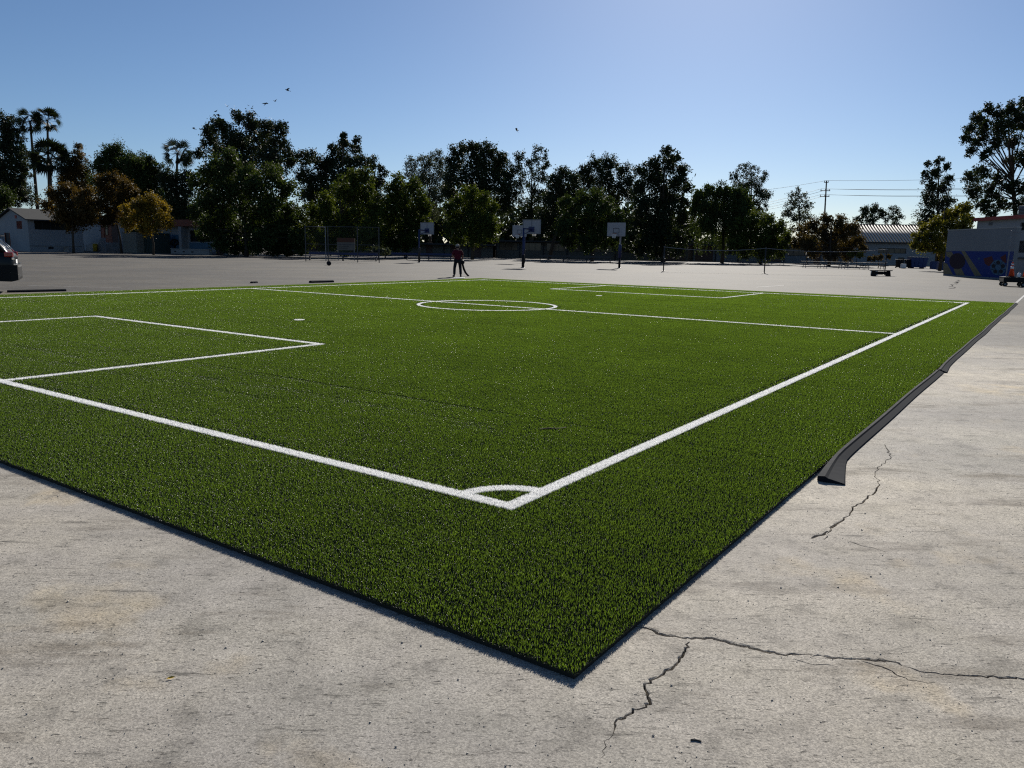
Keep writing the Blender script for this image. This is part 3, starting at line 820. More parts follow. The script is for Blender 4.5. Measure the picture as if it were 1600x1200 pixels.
tree('broadleaf_tree', 'pale grey green tree in the gap before the big dark tree', 150, [(646, 258, 13), (662, 252, 12), (682, 250, 14), (650, 276, 16), (676, 270, 18), (696, 266, 13), (664, 296, 22), (688, 295, 20), (672, 320, 24)], 'grey', .26, 2.3, 672, .3, 22, .34, G1, 15)
tree('broadleaf_tree', 'big dark round tree behind the small rounded tree by the worker', 136, [(716, 238, 14), (738, 234, 14), (762, 236, 15), (782, 246, 13), (712, 256, 17), (742, 254, 22), (776, 262, 20), (796, 272, 12), (722, 280, 22), (758, 284, 24), (788, 292, 18), (705, 300, 18), (745, 312, 26), (785, 318, 20)], 'dark', .32, 3.0, 750, .42, 20, .36, G1, 16)
tree('broadleaf_tree', 'small dense rounded tree standing behind the worker', 104, [(718, 374, 12), (745, 374, 13), (735, 302, 12), (716, 312, 12), (754, 312, 13), (770, 326, 10), (702, 326, 11), (736, 326, 20), (712, 344, 18), (758, 342, 18), (736, 356, 22), (772, 350, 10), (704, 358, 13), (765, 364, 13)], 'bright', .26, 3.6, 738, .26, 22, .4, G2, 17)
tree('eucalyptus_tree', 'open airy dark tree above the pair of backboards', 138, [(814, 242, 10), (842, 240, 12), (806, 260, 12), (850, 256, 10), (832, 262, 12), (816, 280, 14), (844, 280, 14), (806, 300, 15), (836, 304, 18), (855, 300, 10), (815, 325, 18), (845, 330, 20)], 'dark', .28, 2.3, 830, .3, 14, .36, G1, 18)
tree('broadleaf_tree', 'dark tree right of the airy tree, over a leaning trunk', 122, [(880, 270, 11), (866, 282, 13), (896, 280, 12), (880, 296, 18), (862, 310, 16), (902, 304, 14), (880, 326, 22), (858, 340, 18), (846, 358, 14)], 'dark', .3, 3.1, 858, .32, 20, .38, G2, 19, lean=1.6)
tree('broadleaf_tree', 'tall dark tree with a flat rounded top, mid right', 142, [(912, 266, 12), (930, 258, 14), (952, 256, 15), (972, 268, 13), (985, 282, 10), (920, 282, 17), (948, 280, 20), (974, 292, 15), (932, 305, 20), (962, 312, 20), (990, 305, 12)], 'dark', .26, 2.6, 948, .35, 22, .34, G1, 20)
tree('pepper_tree', 'low drooping green tree with lit edges behind the right backboard', 108, [(890, 376, 14), (920, 378, 16), (950, 380, 13), (884, 316, 12), (906, 314, 14), (928, 310, 15), (946, 322, 14), (964, 334, 12), (892, 334, 18), (924, 334, 22), (950, 346, 18), (972, 350, 12), (880, 352, 16), (910, 358, 22), (944, 364, 20), (968, 368, 14)], 'mid', .26, 3.3, 925, .28, 20, .38, G2, 21, droop=.6)
tree('broadleaf_tree', 'tall dark tree standing beside the green weeping tree', 118, [(1000, 390, 14), (1030, 390, 16), (1060, 390, 12), (1042, 236, 9), (1056, 246, 10), (1022, 252, 12), (1044, 256, 14), (1066, 268, 12), (1002, 266, 11), (1026, 276, 20), (1056, 284, 18), (1000, 292, 16), (1072, 296, 9), (1034, 304, 24), (1062, 314, 15), (1004, 318, 20), (1036, 336, 26), (1066, 342, 12), (1000, 348, 22), (1040, 366, 26), (1012, 372, 20), (1066, 372, 13), (985, 372, 14)], 'dark', .30, 3.0, 1036, .42, 20, .37, G1, 22)
tree('willow_tree', 'green weeping tree with long hanging strands behind the net', 116, [(1092, 305, 11), (1110, 300, 13), (1128, 298, 13), (1146, 302, 14), (1162, 308, 12), (1096, 322, 15), (1122, 322, 18), (1150, 324, 18), (1170, 326, 10), (1110, 342, 20), (1144, 346, 20)], 'mid', .26, 3.0, 1128, .3, 20, .38, G2, 23, droop=1.5, strands=46)
tree('poplar_tree', 'open dark tree with several upright tips behind the weeping tree', 146, [(1147, 272, 8), (1162, 262, 8), (1177, 266, 8), (1190, 276, 9), (1153, 286, 11), (1170, 282, 13), (1188, 294, 12), (1198, 304, 9), (1160, 302, 14), (1182, 312, 14), (1150, 310, 10), (1172, 330, 16), (1192, 326, 10)], 'dark', .28, 2.2, 1172, .3, 15, .38, G1, 24)
tree('broadleaf_tree', 'low wide rounded green tree right of the weeping tree', 112, [(1165, 396, 10), (1195, 397, 12), (1220, 396, 9), (1160, 352, 12), (1180, 344, 13), (1200, 346, 13), (1218, 356, 12), (1150, 366, 12), (1172, 364, 17), (1200, 366, 18), (1226, 372, 11), (1160, 382, 15), (1190, 384, 18), (1216, 384, 14), (1146, 382, 9)], 'bright', .26, 3.6, 1188, .26, 22, .4, G2, 25)
tree('birch_tree', 'thin half bare tree left of the utility pole', 132, [(1246, 296, 5), (1240, 308, 8), (1254, 306, 6), (1234, 320, 9), (1250, 320, 11), (1264, 322, 7), (1238, 336, 12), (1258, 336, 12), (1228, 334, 6), (1248, 350, 15)], 'grey', .26, 1.9, 1248, .16, 13, .4, G1, 26)
tree('broadleaf_tree', 'wide brown green tree spreading over the picnic tables', 106, [(1270, 394, 10), (1300, 396, 12), (1326, 398, 10), (1292, 342, 10), (1270, 352, 12), (1312, 348, 12), (1332, 358, 11), (1252, 364, 12), (1286, 362, 17), (1316, 366, 16), (1340, 376, 10), (1262, 380, 15), (1294, 382, 18), (1324, 386, 15), (1244, 382, 9), (1348, 388, 7)], 'brown', .25, 3.4, 1295, .26, 22, .4, G2, 27)
tree('broadleaf_tree', 'small dark tree above the ribbed roof, left one', 175, [(1350, 330, 8), (1366, 328, 9), (1378, 334, 8), (1345, 340, 9), (1362, 344, 10), (1358, 360, 11)], 'dark', .32, 2.4, 1360, .22, 15, .4, G1, 28)
tree('broadleaf_tree', 'small dark tree above the ribbed roof, right one', 172, [(1395, 329, 8), (1403, 338, 8), (1388, 340, 8), (1396, 352, 10)], 'dark', .32, 2.3, 1395, .22, 15, .4, G1, 29)
tree('poplar_tree', 'upright dark tree with bare twigs on its left side', 138, [(1450, 256, 6), (1466, 252, 7), (1480, 262, 7), (1446, 272, 8), (1462, 270, 10), (1484, 280, 8), (1455, 290, 13), (1474, 292, 12), (1452, 312, 15), (1476, 314, 14), (1450, 338, 16), (1478, 336, 16), (1440, 352, 12)], 'dark', .28, 2.5, 1460, .3, 15, .38, G1, 30)
tree('eucalyptus_tree', 'very tall open tree with visible limbs at the right edge', 104, [(1545, 171, 10), (1530, 184, 11), (1518, 202, 10), (1510, 216, 9), (1540, 196, 14), (1560, 180, 12), (1582, 172, 12), (1602, 164, 14), (1566, 200, 16), (1594, 192, 18), (1530, 218, 13), (1556, 222, 13), (1586, 220, 13), (1622, 190, 24), (1624, 235, 24), (1518, 236, 9), (1540, 242, 10), (1605, 250, 16), (1580, 250, 9), (1516, 276, 11), (1536, 268, 13), (1558, 278, 11), (1522, 298, 14), (1548, 300, 14), (1578, 292, 12), (1604, 290, 14), (1536, 320, 14), (1564, 318, 13), (1592, 320, 12), (1630, 285, 24), (1550, 336, 10), (1625, 325, 18)], 'dark', .26, 2.6, 1582, .42, 17, .38, G1, 31)
tree('broadleaf_tree', 'yellow green leafy tree beside the grey mural wall', 86, [(1436, 372, 10), (1446, 358, 11), (1462, 352, 12), (1478, 342, 12), (1494, 332, 12), (1508, 326, 10), (1430, 384, 8), (1456, 372, 14), (1482, 362, 16), (1504, 350, 14), (1444, 386, 11), (1468, 386, 13), (1492, 380, 13), (1515, 345, 10)], 'lime', .24, 3.4, 1468, .2, 20, .4, G2, 32)
# understory that closes the dark gaps below the crowns
G4 = 'shrubs at the far edge of the yard'
def shrub(label, d, lobes, kind, seed, leaf=.2):
    tree('shrub', label, d, lobes, kind, leaf, 3.2, None, .06, 16, .42, G4, seed, cat='shrub', limbs=False)
shrub('small grey green shrub behind the right end of the backstop', 90, [(586, 392, 6), (595, 390, 7), (603, 394, 6), (578, 396, 5)], 'grey', 60)
shrub('bright yellow green shrub at the right end of the picnic tables', 100, [(1330, 397, 5), (1338, 395, 6), (1345, 399, 5)], 'lime', 61)
shrub('reddish sparse shrub beside the right volleyball post', 96, [(1358, 405, 4), (1366, 404, 5), (1375, 403, 5), (1388, 401, 3)], 'brown', 62)
shrub('little yellow shrub beside the blue planters by the mural wall', 92, [(1468, 397, 4), (1470, 404, 4), (1472, 390, 3)], 'yellow', 63, .16)
shrub('dark flowering shrub mass left of the backstop', 100, [(418, 375, 14), (440, 384, 14), (465, 386, 14), (400, 388, 12), (425, 395, 10), (452, 398, 9)], 'mid', 64)
shrub('low dark hedge clump between dark tree and low bench wall', 104, [(350, 384, 11), (372, 386, 13), (392, 386, 12), (365, 396, 8), (385, 397, 8)], 'dark', 65)

# palms
def palm(name, label, d, u_top, v_top, u_base, crown_r, seed, frond_n=30, skirt=True, dense=False):
    rng = random.Random(seed)
    T = at(u_top, v_top, d); B = gcol(u_base, d)
    root = empty(name, B); tag(root, label, 'palm tree', 'fan palms')
    H = T - B
    pts = [Vector((H.x * (k / 8) ** 1.5, H.y * k / 8, H.z * k / 8 - (.1 if k == 0 else 0))) for k in range(9)]
    MB().tube(pts, [.38 - .026 * k for k in range(9)], 8).build('trunk', M['palm_bark'], root, smooth=True)
    top = pts[-1]
    mb = MB()
    for k in range(frond_n):
        az = rng.uniform(0, 2 * math.pi); el = math.asin(rng.uniform(-.75, .98))
        dirv = Vector((math.cos(az) * math.cos(el), math.sin(az) * math.cos(el), math.sin(el)))
        side = Vector((-math.sin(az), math.cos(az), 0)); upv = side.cross(dirv) * -1; tw = rng.uniform(-1.2, 1.2); side = side * math.cos(tw) + upv * math.sin(tw)
        stem = crown_r * rng.uniform(.45, .62); c = top + dirv * stem
        mb.tube([top, c], [.03, .02], 4, False)
        fr = crown_r * rng.uniform(.5, .68)
        for j in range(11):
            a = (j - 5) / 5 * 1.15
            w = (dirv * math.cos(a) + side * math.sin(a)) ; tip = c + w * fr + Vector((0, 0, -.12 * fr * abs(math.sin(a)) - .1 * fr))
            n = side * math.cos(a) - dirv * math.sin(a)
            midp = c + w * fr * .5
            mb.quad([c, midp + n * .055 * fr, tip, midp - n * .055 * fr])
    o = mb.build('fronds', LEAF['dark'], root, fix=False)
    if skirt:
        mb = MB()
        for k in range(26):
            az = rng.uniform(0, 2 * math.pi); s = Vector((math.cos(az), math.sin(az), 0)); t = Vector((-s.y, s.x, 0))
            p = top + Vector((0, 0, -rng.uniform(.1, 1.0))); q = p + s * rng.uniform(.3, .6) * crown_r * .3 + Vector((0, 0, -rng.uniform(.8, 1.5) * crown_r * .35))
            mb.quad([p - t * .05, p + t * .05, q + t * .16, q - t * .12])
        mb.build('dead_frond_skirt', LEAF['brown'], root, fix=False)
palm('fan_palm', 'tall thin palm on the left of the pair, leaning trunk', 150, 47, 190, 64, 2.5, 1)
palm('fan_palm', 'tall thin palm on the right of the pair', 152, 74, 188, 82, 2.6, 2)
palm('fan_palm', 'short thick palm with a bushy brownish head below the pair', 132, 79, 248, 82, 3.2, 3, 60)
palm('fan_palm', 'lone palm rising between green trees left of the largest tree', 140, 277, 240, 277, 2.6, 4, 36)
# ------------------------------------------------------------------ buildings
class Facade:
    """a vertical plane through the ground under column u at distance d, running at angle rz"""
    def __init__(s, u, d, rz):
        s.P = gcol(u, d); s.rz = rz
        s.t = Vector((math.cos(rz), math.sin(rz), 0)); s.n = Vector((math.sin(rz), -math.cos(rz), 0))
    def xz(s, u, v):
        r = ray(u, v); o = Vector((0, 0, CAM_H))
        k = (s.P - o).dot(s.n) / r.dot(s.n); q = o + r * k
        return (q - s.P).dot(s.t), q.z
    def x(s, u, v=390): return s.xz(u, v)[0]
    def z(s, u, v): return s.xz(u, v)[1]

def wall_mesh(x0, x1, z0, z1, y0, y1, holes, mb=None):
    """a wall with real rectangular openings: (x0, x1, z0, z1)"""
    mb = mb or MB()
    xs = sorted(set([x0, x1] + [c for h in holes for c in h[:2] if x0 < c < x1]))
    zs = sorted(set([z0, z1] + [c for h in holes for c in h[2:] if z0 < c < z1]))
    for i in range(len(xs) - 1):
        for j in range(len(zs) - 1):
            cx, cz = (xs[i] + xs[i + 1]) / 2, (zs[j] + zs[j + 1]) / 2
            if any(h[0] < cx < h[1] and h[2] < cz < h[3] for h in holes): continue
            mb.box(xs[i], xs[i + 1], y0, y1, zs[j], zs[j + 1])
    return mb
def window(root, x0, x1, z0, z1, y, mull=2, frame='dark_frame', glass='dark_glass', bars=0):
    w = MB()
    f = .06
    w.box(x0, x1, y - .03, y + .03, z0, z0 + f).box(x0, x1, y - .03, y + .03, z1 - f, z1)
    w.box(x0, x0 + f, y - .03, y + .03, z0 + f, z1 - f).box(x1 - f, x1, y - .03, y + .03, z0 + f, z1 - f)
    for k in range(1, mull):
        xm = x0 + (x1 - x0) * k / mull; w.box(xm - .025, xm + .025, y - .03, y + .03, z0 + f, z1 - f)
    o = w.build('window', M[frame], root)
    for k in range(mull):
        a = x0 + (x1 - x0) * k / mull + .035; b = x0 + (x1 - x0) * (k + 1) / mull - .035
        MB().box(a, b, y - .008, y + .008, z0 + f, z1 - f).build('pane', M[glass], o)
    return o
def door(root, x0, x1, z0, z1, y, mat, handle_right=True):
    o = MB().box(x0, x1, y - .03, y + .03, z0, z1).build('door', M[mat], root, bevel=.008)
    hx = x1 - .12 if handle_right else x0 + .12
    MB().box(hx - .03, hx + .03, y - .09, y - .032, z0 + 1.0, z0 + 1.12).build('handle', M['galvanised'], o)
    return o

GRID = rad(55.1)         # the school is laid out square with the pitch
# A: gabled white building at far left
def gabled_building():
    F = Facade(47, 103, GRID)
    root = empty('gabled_building', F.P, F.rz)
    L, W = F.x(131, 388), 8.4
    H = F.z(47, 343); R = H + 1.35
    holes = [(.8, min(6.2, L - 1), H - 1.25, H - .05), (2.3, 3.0, .35, .65)]
    wall_mesh(0, L, 0, H, 0, .25, holes).build('wall', M['white_wall'], root)
    window(root, .8, min(6.2, L - 1), H - 1.25, H - .05, .12, 5)
    MB().box(2.3, 3.0, .10, .14, .35, .65).build('vent', M['dark_frame'], root)
    # gable end: local x = 0 plane, running back along +y; built as a wall with a gable
    mb = MB()
    for (a, b, c, d_) in ((0.25, 1.6, 0, H), (1.6, 3.2, 0, H - 1.2), (1.6, 3.2, H - .2, H), (3.2, 5.4, 0, H), (5.4, 6.8, 2.4, H), (6.8, W, 0, H)):
        mb.box(0, .25, a, b, c, d_)
    n = len(mb.v)
    mb.v += [(0, 0, H), (0, W, H), (0, W / 2, R), (.25, 0, H), (.25, W, H), (.25, W / 2, R)]
    for f in ((0, 2, 1), (3, 4, 5), (0, 3, 5, 2), (2, 5, 4, 1)): mb.f.append(tuple(n + i for i in f)); mb.m.append(0)
    mb.build('gable_wall', M['white_wall'], root)
    w = MB().box(.08, .14, 1.6, 3.2, H - 1.2, H - .2).build('window', M['dark_glass'], root)
    for k in range(5): MB().box(.02, .07, 1.7 + k * .33, 1.74 + k * .33, H - 1.2, H - .2).build('bar', M['red_trim'], w)
    MB().box(-.05, -.002, 2.9, 3.4, H + .15, H + .55).build('gable_vent', M['red_trim'], root)
    d = MB().box(.08, .14, 5.4, 6.8, 0, 2.4).build('door', M['dark_frame'], root)
    MB().box(-.02, .07, 5.3, 5.42, 0, 2.4).build('door_jamb', M['orange_paint'], d)
    MB().box(-.02, .07, 6.78, 6.9, 0, 2.4).build('door_jamb', M['orange_paint'], d)
    MB().box(0, L, W - .25, W, 0, H).build('back_wall', M['white_wall'], root)
    # roof: two slabs with eaves
    for s in (0, 1):
        mb = MB(); y0, y1 = (-.45, W / 2) if s == 0 else (W + .45, W / 2)
        z0 = H - .45 * (R - H) / (W / 2)
        mb.v += [(-.4, y0, z0 + .04), (L + .4, y0, z0 + .04), (L + .4, y1, R + .04), (-.4, y1, R + .04), (-.4, y0, z0 + .18), (L + .4, y0, z0 + .18), (L + .4, y1, R + .18), (-.4, y1, R + .18)]
        for q in ((0, 3, 2, 1), (4, 5, 6, 7), (0, 1, 5, 4), (1, 2, 6, 5), (2, 3, 7, 6), (3, 0, 4, 7)): mb.f.append(q); mb.m.append(0)
        o = mb.build('roof_slope', M['shingle_grey'], root)
    MB().box(-.012, L - .2, -.06, -.004, .75, .83).build('sill_band', M['grey_wall'], root)
    tag(root, 'white gabled building with grey shingle roof at the far left', 'building')
    # ramp cheek by its door
    r = MB(); r.prism([(-2.6, 0), (-.5, 0), (-.5, 2.2), (-1.3, 2.2), (-2.6, 1.2)], 6.0, 6.2)
    o = r.build('ramp_wall', M['white_wall']); o.location = F.P; o.rotation_euler = (0, 0, F.rz)
    tag(o, 'white sloped ramp wall by the door of the gabled building', 'wall')
    # little wall bench under the long window
    b = empty('wall_bench', F.P + F.t * min(6.0, L * .6) + F.n * .9, F.rz)
    MB().box(-1.3, 1.3, -.25, .25, .62, .70).build('seat', M['concrete'], b)
    MB().box(-.25, .25, -.15, .15, 0, .62).build('pedestal', M['concrete'], b)
    tag(b, 'concrete bench by the wall of the gabled building', 'bench')
gabled_building()

BR = rad(-34.9)
def entry_block():
    F = Facade(128, 124, BR)
    root = empty('entrance_building', F.P, F.rz)
    X = lambda u: F.x(u, 385)
    H = F.z(160, 340)
    x0, x1 = X(120), X(196)
    d0, d1 = X(159), X(186); dz0, dz1 = F.z(170, 379), F.z(170, 347)
    wall_mesh(x0, x1, 0, H, 0, .25, [(d0, d1, dz0, dz1)]).build('wall', M['white_wall'], root)
    MB().box(x0 - .5, x1 + .5, -.7, 5, H + .003, H + .3).build('roof', M['shingle_grey'], root)
    door(root, d0 + .9, (d0 + d1) / 2 - .01 + .45, dz0, dz1, .14, 'orange_paint')
    door(root, (d0 + d1) / 2 + .47, d1, dz0, dz1, .14, 'brown_panel', False)
    MB().box(d0, d0 + .88, .05, .2, dz0, dz1).build('door_side_panel', M['orange_paint'], root)
    w = window(root, d0 + 1.2, d0 + 1.9, dz0 + 1.1, dz1 - .2, .08, 1)
    for k in range(3):
        MB().box(d0 - .1, d1 + .1, -1.5 - .4 * k, -.003 if k == 0 else -1.1 - .4 * k - .002, 0, dz0 - .2 * (k) - .02).build('step', M['concrete'], root)
    tag(root, 'white block with orange entrance doors and steps between autumn trees', 'building')
    for uu, lab in ((152, 'white sloped stair cheek wall left of the orange doors'), (186, 'white sloped stair cheek wall right of the orange doors')):
        xx = X(uu)
        o = MB().prism([(-1.1, 0), (.1, 0), (1.1, 0), (1.1, 1.0), (.3, 2.0), (-1.1, 2.0)] if uu < 170 else [(-1.1, 0), (1.1, 0), (1.1, 2.0), (.2, 2.0), (-1.1, .9)], -.1, .1).build('stair_wall', M['white_wall'])
        o.location = F.P + F.t * xx + F.n * 2.6; o.rotation_euler = (0, 0, F.rz); tag(o, lab, 'wall')
    b = empty('waste_bin', F.P + F.t * X(180) + F.n * 3.0, F.rz)
    MB().lathe((0, 0, 0), [(.26, 0), (.30, .05), (.33, .95), (.31, 1.0)], 14).build('body', M['yellow_bin'], b, smooth=True)
    MB().lathe((0, 0, 1.002), [(.35, 0), (.34, .06), (.18, .14)], 14).build('lid', M['yellow_bin'], b)
    tag(b, 'yellow waste bin at the foot of the entrance steps', 'bin')
entry_block()

def storage_boxes():
    for u0, u1, v1, mat, name, lab in ((193, 213.6, 363.5, 'wood_pale', 'storage_shed', 'pale vertical plank storage shed behind the yellow tree'), (214, 241, 364.5, 'green_container', 'storage_container', 'dark green storage container behind the yellow tree')):
        F = Facade(u0, 112, BR)
        root = empty(name, F.P, F.rz); W = F.x(u1, 385); H = F.z(u0, v1)
        if mat == 'wood_pale':
            MB().box(.02, W - .02, .03, 2.2, 0, H - .02).build('body', M['wood_pale'], root)
            n = 9; w = W / n
            pl = None
            for k in range(n):
                if pl is None: pl = MB().box(.008, w - .008, 0, .026, .02, H - .05).build('plank', M[mat], root)
                else: pl = pl.copy(); COL.objects.link(pl)
                pl.location = (k * w, 0, 0)
        else:
            mb = MB(); n = 12; w = W / n
            mb.box(0, W, .06, 2.4, .08, H - .08)
            mb.build('body', M[mat], root)
            pl = None
            for k in range(n):
                if pl is None: pl = MB().box(w * .2, w * .8, 0, .058, .1, H - .1).build('panel_rib', M[mat], root)
                else: pl = pl.copy(); COL.objects.link(pl)
                pl.location = (k * w, 0, 0)
            MB().box(-.03, W + .03, -.02, 2.42, 0, .078).build('bottom_rail', M[mat], root)
        MB().box(-.06, W + .06, -.06, 2.5, H - .018 if mat == 'wood_pale' else H - .078, H + .06).build('roof', M[mat], root)
        tag(root, lab, 'storage')
storage_boxes()

def tree_mural(root, x0, x1, z0, z1, y):
    rng = random.Random(4)
    cx = (x0 + x1) / 2; s = (x1 - x0) / 2
    def br(p, a, L, w, dep):
        q = (p[0] + math.cos(a) * L, p[1] + math.sin(a) * L)
        n = (-math.sin(a), math.cos(a))
        o.quad([(p[0] - n[0] * w, y, p[1] - n[1] * w), (p[0] + n[0] * w, y, p[1] + n[1] * w), (q[0] + n[0] * w * .7, y, q[1] + n[1] * w * .7), (q[0] - n[0] * w * .7, y, q[1] - n[1] * w * .7)])
        if dep > 0:
            for k in (-1, 0, 1):
                br(q, a + k * .55 + rng.uniform(-.15, .15), L * .68, w * .62, dep - 1)
        else:
            for k in range(3):
                c = (q[0] + rng.uniform(-.08, .08), q[1] + rng.uniform(-.08, .08)); r = .06
                o.quad([(c[0] + r * math.cos(t * 1.05), y - .001 * (k + 1), c[1] + r * math.sin(t * 1.05)) for t in range(6)])
    o = MB()
    H = z1 - z0
    o.quad([(cx - .16 * s, y, z0), (cx + .16 * s, y, z0), (cx + .1 * s, y, z0 + H * .36), (cx - .1 * s, y, z0 + H * .36)])
    br((cx, z0 + H * .33), math.pi / 2, H * .18, .07 * s, 3)
    br((cx, z0 + H * .33), math.pi / 2 + .9, H * .2, .06 * s, 3); br((cx, z0 + H * .33), math.pi / 2 - .9, H * .2, .06 * s, 3)
    o.build('painted_tree', M['mural_black'], root, fix=False)

def mural_building():
    F = Facade(242, 116, BR)
    root = empty('classroom_building', F.P, F.rz)
    X = lambda u: F.x(u, 380)
    H = F.z(275, 350)
    x1 = X(354)
    wx0, wx1 = X(297), X(328.5); wz0, wz1 = F.z(312, 378), F.z(312, 360)
    dx0, dx1 = X(337), X(349); dz1 = F.z(343, 364)
    wall_mesh(0, x1, 0, H, 0, .25, [(wx0, wx1, wz0, wz1), (dx0, dx1, 0, dz1)]).build('wall', M['white_wall'], root)
    window(root, wx0, wx1, wz0, wz1, .15, 4)
    door(root, dx0, (dx0 + dx1) / 2 - .01, 0, dz1, .15, 'brown_panel'); door(root, (dx0 + dx1) / 2 + .01, dx1, 0, dz1, .15, 'brown_panel', False)
    MB().box(-.4, x1 + .4, -1.0, 7, H + .003, H + .25).build('roof', M['shingle_grey'], root)
    MB().box(-.45, x1 + .45, -1.06, -1.003, H - .35, H + .55).build('fascia', M['orange_paint'], root)
    MB().box(X(290), X(294), -1.0, -.004, 0, H).build('pier', M['white_wall'], root)
    MB().box(X(245), X(257.5), -.04, -.003, F.z(250, 391.5) + .02, F.z(250, 367)).build('white_panel', M['white_paint'], root)
    m = MB().box(X(258), X(289.5), -.03, -.003, .03, F.z(274, 367)).build('mural_panel', M['mural_blue'], root)
    tree_mural(m, X(259), X(288), .05, F.z(274, 367) - .05, -.034)
    MB().box(X(296), X(331), -.03, -.003, F.z(312, 389), F.z(312, 379)).build('blue_panel', M['mural_sky'], root)
    tag(root, 'white classroom with orange fascia, blue tree mural and dark window', 'building')
    w = empty('low_wall', F.P + F.t * X(291) + F.n * 2.2, F.rz)
    L = X(351) - X(291)
    MB().box(0, L, -.2, .2, 0, .62).build('wall_body', M['white_wall'], w)
    MB().box(-.05, L + .05, -.26, .26, .623, .70).build('cap', M['concrete'], w)
    for k in range(3): MB().box(.8 + k * 2.0, 1.3 + k * 2.0, -.215, -.203, .22, .38).build('vent', M['dark_frame'], w)
    tag(w, 'low white wall with dark vents below the classroom window', 'wall')
mural_building()

def long_building(u0, u1, d, v_top, label, seed, wallmat, rz=0.0, name='classroom_building'):
    rng = random.Random(seed)
    F = Facade(u0, d, rz); root = empty(name, F.P, F.rz)
    L = F.x(u1, 395); H = F.z((u0 + u1) / 2, v_top)
    bay = 3.6; n = int(L / bay); bay = L / n; holes = []; items = []
    for k in range(n):
        a = k * bay; t = rng.choice('wwwdb')
        if t == 'w': holes.append((a + .5, a + bay - .4, 1.2, 2.5))
        elif t == 'd': holes.append((a + 1.0, a + 2.1, 0, 2.2))
        items.append((t, a))
    wall_mesh(0, L, 0, H, 0, .22, holes).build('wall', M[wallmat], root)
    for t, a in items:
        if t == 'w': window(root, a + .5, a + bay - .4, 1.2, 2.5, .12, 3)
        elif t == 'd': door(root, a + 1.0, a + 2.1, 0, 2.2, .12, 'brown_panel')
        else: MB().box(a + .4, a + bay - .4, -.03, -.003, .1, 2.6).build('wall_panel', M['brown_panel'], root)
        MB().box(a - .09, a + .09, -.10, -.004, 0, H - .01).build('pilaster', M['dark_frame'], root)
    mb = MB()
    mb.prism([(-1.1, H + .003), (7.6, H + .003), (7.6, H + .26), (-1.1, H + .26)], -.4, L + .4)
    # prism runs along local x: swap axes
    mb.v = [(v[1], v[0], v[2]) for v in mb.v]
    mb.build('roof', M['shingle_grey'], root)
    MB().box(0, L, 7.3, 7.5, 0, H).build('back_wall', M[wallmat], root)
    tag(root, label, 'building')
long_building(430, 770, 130, 381, 'long low beige classroom block behind the trees left of centre', 1, 'beige_wall', rad(-2))
long_building(775, 1075, 131, 380, 'long low beige classroom block behind the paired hoops', 2, 'beige_wall', rad(-4))
long_building(1082, 1335, 130, 386, 'long low brown and grey block behind the picnic tables', 5, 'grey_wall', rad(-6))

def tiled_building():
    F = Facade(1326, 126, rad(-8)); root = empty('tiled_roof_building', F.P, F.rz)
    L = F.x(1462, 395); H = F.z(1400, 377.5); R = F.z(1400, 352.5) + .2
    h = (F.x(1372, 392), F.x(1416, 392), F.z(1395, 396), F.z(1395, 388))
    h2 = (F.x(1403, 406), F.x(1413, 406), F.z(1408, 411), F.z(1408, 402.5))
    wall_mesh(0, L, 0, H, 0, .25, [h, h2]).build('wall', M['white_wall'], root)
    window(root, *h, .14, 5); window(root, *h2, .14, 2)
    D = 6.0
    MB().quad([(-.3, -.7, H - .1), (L + .3, -.7, H - .1), (L + .3, D, R), (-.3, D, R)]).quad([(-.3, 2 * D, H - .1), (L + .3, 2 * D, H - .1), (L + .3, D, R), (-.3, D, R)]).build('roof', M['shingle_grey'], root)
    n = int((L + .6) / .46); first = None
    dy, dz = D + .7, R - H + .1
    for k in range(n):
        if first is None:
            mb = MB(); mb.tube([(0, -.72, H - .06), (0, D, R + .04)], .115, 8)
            first = mb.build('roof_tile_course', M['pale_tile'], root, smooth=True); o = first
        else: o = first.copy(); COL.objects.link(o)
        o.location.x = -.3 + (k + .5) * (L + .6) / n
    MB().tube([(-.35, D, R + .06), (L + .35, D, R + .06)], .13, 8).build('ridge', M['shingle_grey'], root)
    MB().box(-.3, L + .3, -.76, -.70, H - .28, H - .11).build('gutter', M['dark_frame'], root)
    tag(root, 'white building with a ribbed pale tile roof right of the pole', 'building')
tiled_building()

